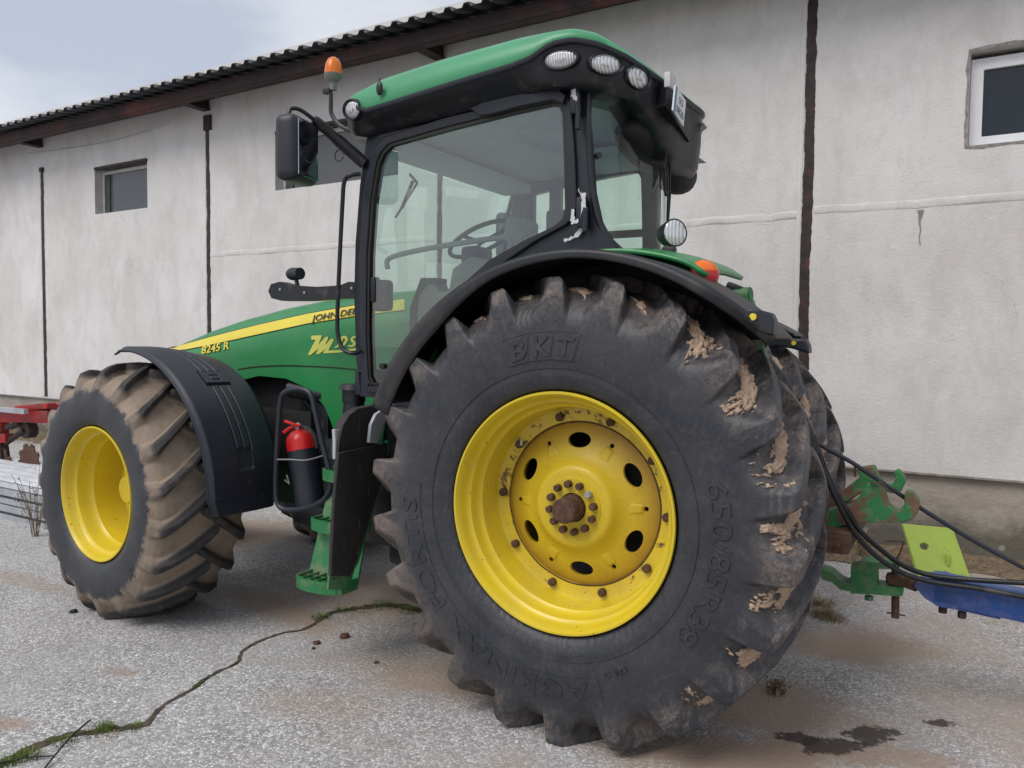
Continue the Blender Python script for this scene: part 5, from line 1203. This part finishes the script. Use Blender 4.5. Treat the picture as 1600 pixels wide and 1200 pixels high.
# loose bits on the ground
b = MB(); rnd = random.Random(9); rocks = 0
def clod(P, r, name, mat, label, cat, group, seed):
    bm = bmesh.new(); bmesh.ops.create_icosphere(bm, subdivisions=2, radius=1)
    for v in bm.verts: v.co *= 1+.35*noise.noise(v.co*1.7+Vector((seed, 0, 0)))
    b = MB(); bm.verts.index_update(); b.add([P+Vector((v.co.x*r, v.co.y*r, v.co.z*r*.55+r*.3)) for v in bm.verts], [[v.index for v in f.verts] for f in bm.faces]); bm.free()
    o = b.build(name, mat, None, org=P, angle=50); tag(o, label, cat, group); return o
for i, (px, py, r, mt, lb_) in enumerate(((495, 1006, .022, m_rust, 'reddish brown mud clod near the crack, left of the pair'), (538, 996, .030, m_rust, 'largest reddish mud clod between the crack and the rear tyre'), (490, 1014, .012, m_rustd, 'tiny dark clod just in front of the left reddish clod'),
                                          (588, 1036, .014, m_moss, 'small olive green lump on the asphalt left of the rear tyre'), (115, 957, .024, m_dark, 'dark grey lump in front of the front tyre'), (808, 1160, .010, m_chip, 'small pale stone at the foot of the rear tyre'))):
    clod(ZP(px, py, GZ), r, 'pebble' if mt is m_chip else 'mud_clod', mt, lb_, 'stone' if mt is m_chip else 'clod', 'loose lumps on the asphalt', i*3.1)
b = MB(); b.tube(smooth_path([ZP(-20, 1196, GZ+.012), ZP(40, 1184, GZ+.012), ZP(84, 1181, GZ+.010)], 4), .0035, 6); b.tube(smooth_path([ZP(66, 1205, GZ+.006), ZP(86, 1180, GZ+.02), ZP(112, 1150, GZ+.03), ZP(141, 1125, GZ+.03)], 4), .004, 6)
o = b.build('wire', m_black, None, org=ZP(84, 1181, GZ)); tag(o, 'thin black forked wire lying on the grass in the crack', 'wire')
# ============================================================ things by the wall
# lime green plate leaning on the wall
q0 = ZP(1437, 905, GZ); q1 = ZP(1517, 903, GZ); q2 = Y(1489, 825, q1.y+.13); q3 = Y(1411, 818, q0.y+.13)
nn = (q1-q0).cross(q3-q0).normalized(); nn = nn if nn.dot(CAM-q0) > 0 else -nn
n_ = 24; cc = Y(1458, 849, (q0.y+q3.y)/2); cc = cc-nn*((cc-q0).dot(nn)); ex = (q1-q0).normalized(); ez = (q3-q0).normalized()
hole = [cc+ex*.035*math.cos(2*pi*k/n_)+ez*.026*math.sin(2*pi*k/n_) for k in range(n_)]
b = MB(); b.prism([q0, q1, q2, q3], -nn*.03, [hole]); pl = b.build('metal_panel', m_lime, None, org=q0, bevel=.005)
tag(pl, 'lime green metal plate with a round hole leaning against the wall foot', 'panel')
b = MB(); s = Y(1489, 872, cc.y); s = s-nn*((s-q0).dot(nn)-.01); b.bbox(s, (.03, .03, .10), .01); b.build('lug', m_lime, pl)
# stack of corrugated sheets, lower left
SP = ZP(40, 818, GZ)
SS = empty('sheet_stack', (SP.x, SP.y, GZ)); tag(SS, 'low stack of pale corrugated metal sheets on the ground behind the front tyre', 'stack')
for k in range(5):
    b = MB(); hz = .05+.075*k; P0 = Vector((SP.x, SP.y, GZ))
    L = 3.2
    def shf(u, v, hz=hz, k=k):
        x = -L+2*L*.75*u; yy = v*.8; return P0+WT*(x+.4)+WN*(-yy+.02*(k % 2))+Vector((0, 0, hz+.022*(1 if (int(v*24) % 4) in (1, 2) else 0)))
    b.grid(shf, 2, 24); 
    P = [P0+WT*(-L+.4)+WN*.021, P0+WT*(L*.5+.4)+WN*.021]
    b.add([P[0]+Vector((0, 0, hz-.05)), P[1]+Vector((0, 0, hz-.05)), P[1]+Vector((0, 0, hz+.002)), P[0]+Vector((0, 0, hz+.002))], [(0, 1, 2, 3)])
    b.add([P[0]+Vector((0, 0, hz-.05)), P[1]+Vector((0, 0, hz-.05)), P[1]-WN*.012+Vector((0, 0, hz-.056)), P[0]-WN*.012+Vector((0, 0, hz-.056))], [(0, 1, 2, 3)])
    b.build('metal_sheet', m_galv if k < 4 else plain('white_sheet', (.55, .57, .6), .4), SS)
# red disc cultivator behind
Q = lambda px, py: Y(px, py, SP.y+.75)
CU_ = empty('cultivator', (Q(20, 760).x, SP.y+.75, GZ)); tag(CU_, 'red disc cultivator frame with rusty notched discs by the far left wall', 'cultivator')
yq = SP.y+.75
b = MB()
def bar(a, c, th, d=.1):
    A_, C2 = Q(*a), Q(*c); mid = (A_+C2)/2; v = C2-A_; ang = math.atan2(v.z, v.x); b.bbox(mid, (v.length, d, th), .012, Matrix.Rotation(-ang, 3, 'Y'))
bar((-120, 648), (81, 651), .13); bar((30, 638), (81, 634), .06); bar((2, 640), (2, 690), .14); bar((-100, 690), (15, 684), .10); b.bbox(Q(60, 638)+Vector((0, .5, 0)), (.3, .9, .08), .01)
b.build('frame', m_redm, CU_)
b = MB(); b.box(Q(-20, 635)+Vector((0, -.12, 0)), (1.9, .05, .05)); b.build('grey_rail', m_galv, CU_)
b = MB(); bar((14, 668), (34, 660), .05); P = Q(38, 672); b.cyl(P, P+Vector((0, .1, 0)), .09); b.tube([Q(38, 672), Q(10, 692)], .03); bar((4, 690), (8, 720), .05); b.build('arm', m_rustd, CU_)
for k, (px, py, r) in enumerate(((5, 728, .20), (48, 722, .20), (-30, 735, .2))):
    P = Q(px, py); b = MB(); pts = []; N_ = 60
    for i in range(N_):
        a = 2*pi*i/N_; rr = r*(1-.16*(1 if math.sin(a*9) > .3 else 0)); pts.append(P+Vector((rr*math.cos(a), -.02, rr*math.sin(a))))
    b.prism(pts, (0, .012, 0)); b.build('notched_disc', m_rust, CU_)
# ============================================================ light
sky = bpy.data.worlds.new('World'); sc.world = sky; sky.use_nodes = True; nt = sky.node_tree; nt.nodes.clear()
out = nt.nodes.new('ShaderNodeOutputWorld'); bg = nt.nodes.new('ShaderNodeBackground'); nt.links.new(bg.outputs[0], out.inputs[0])
ELEV, AZ = math.radians(52), math.radians(200)
st = nt.nodes.new('ShaderNodeTexSky'); st.sky_type = 'NISHITA'; st.sun_disc = False; st.sun_elevation = ELEV; st.sun_rotation = AZ; st.dust_density = 2.
tc = nt.nodes.new('ShaderNodeTexCoord'); mp = nt.nodes.new('ShaderNodeMapping'); mp.inputs['Scale'].default_value = (1, 1, 2.6); nt.links.new(tc.outputs['Generated'], mp.inputs[0])
nz = nt.nodes.new('ShaderNodeTexNoise'); nz.inputs['Scale'].default_value = 2.3; nz.inputs['Detail'].default_value = 7; nz.inputs['Roughness'].default_value = .5; nt.links.new(mp.outputs[0], nz.inputs['Vector'])
cr = nt.nodes.new('ShaderNodeValToRGB'); cr.color_ramp.elements[0].position = .42; cr.color_ramp.elements[1].position = .62
cr.color_ramp.elements[0].color = (.56, .61, .72, 1); cr.color_ramp.elements[1].color = (.92, .92, .94, 1); nt.links.new(nz.outputs[0], cr.inputs[0])
cm = nt.nodes.new('ShaderNodeMix'); cm.data_type = 'RGBA'; cm.blend_type = 'MULTIPLY'; cm.inputs[0].default_value = 1; cm.inputs[7].default_value = (7.2, 7.2, 7.2, 1); nt.links.new(cr.outputs[0], cm.inputs[6])
mx = nt.nodes.new('ShaderNodeMix'); mx.data_type = 'RGBA'; mx.inputs[0].default_value = .85; nt.links.new(st.outputs[0], mx.inputs[6]); nt.links.new(cm.outputs[2], mx.inputs[7])
nt.links.new(mx.outputs[2], bg.inputs[0]); bg.inputs[1].default_value = .1
sd_ = bpy.data.lights.new('sun', 'SUN'); sd_.energy = 1.5; sd_.angle = math.radians(35); sd_.color = (1, .955, .90)
so = bpy.data.objects.new('sun', sd_); COL.objects.link(so)
dv = Vector((math.sin(AZ)*math.cos(ELEV), math.cos(AZ)*math.cos(ELEV), math.sin(ELEV)))
so.rotation_euler = dv.to_track_quat('Z', 'Y').to_euler()
sc.view_settings.view_transform = 'Standard'; sc.view_settings.look = 'None'; sc.view_settings.gamma = 1; sc.view_settings.exposure = .48
sc.cycles.max_bounces = 8; sc.cycles.transparent_max_bounces = 16
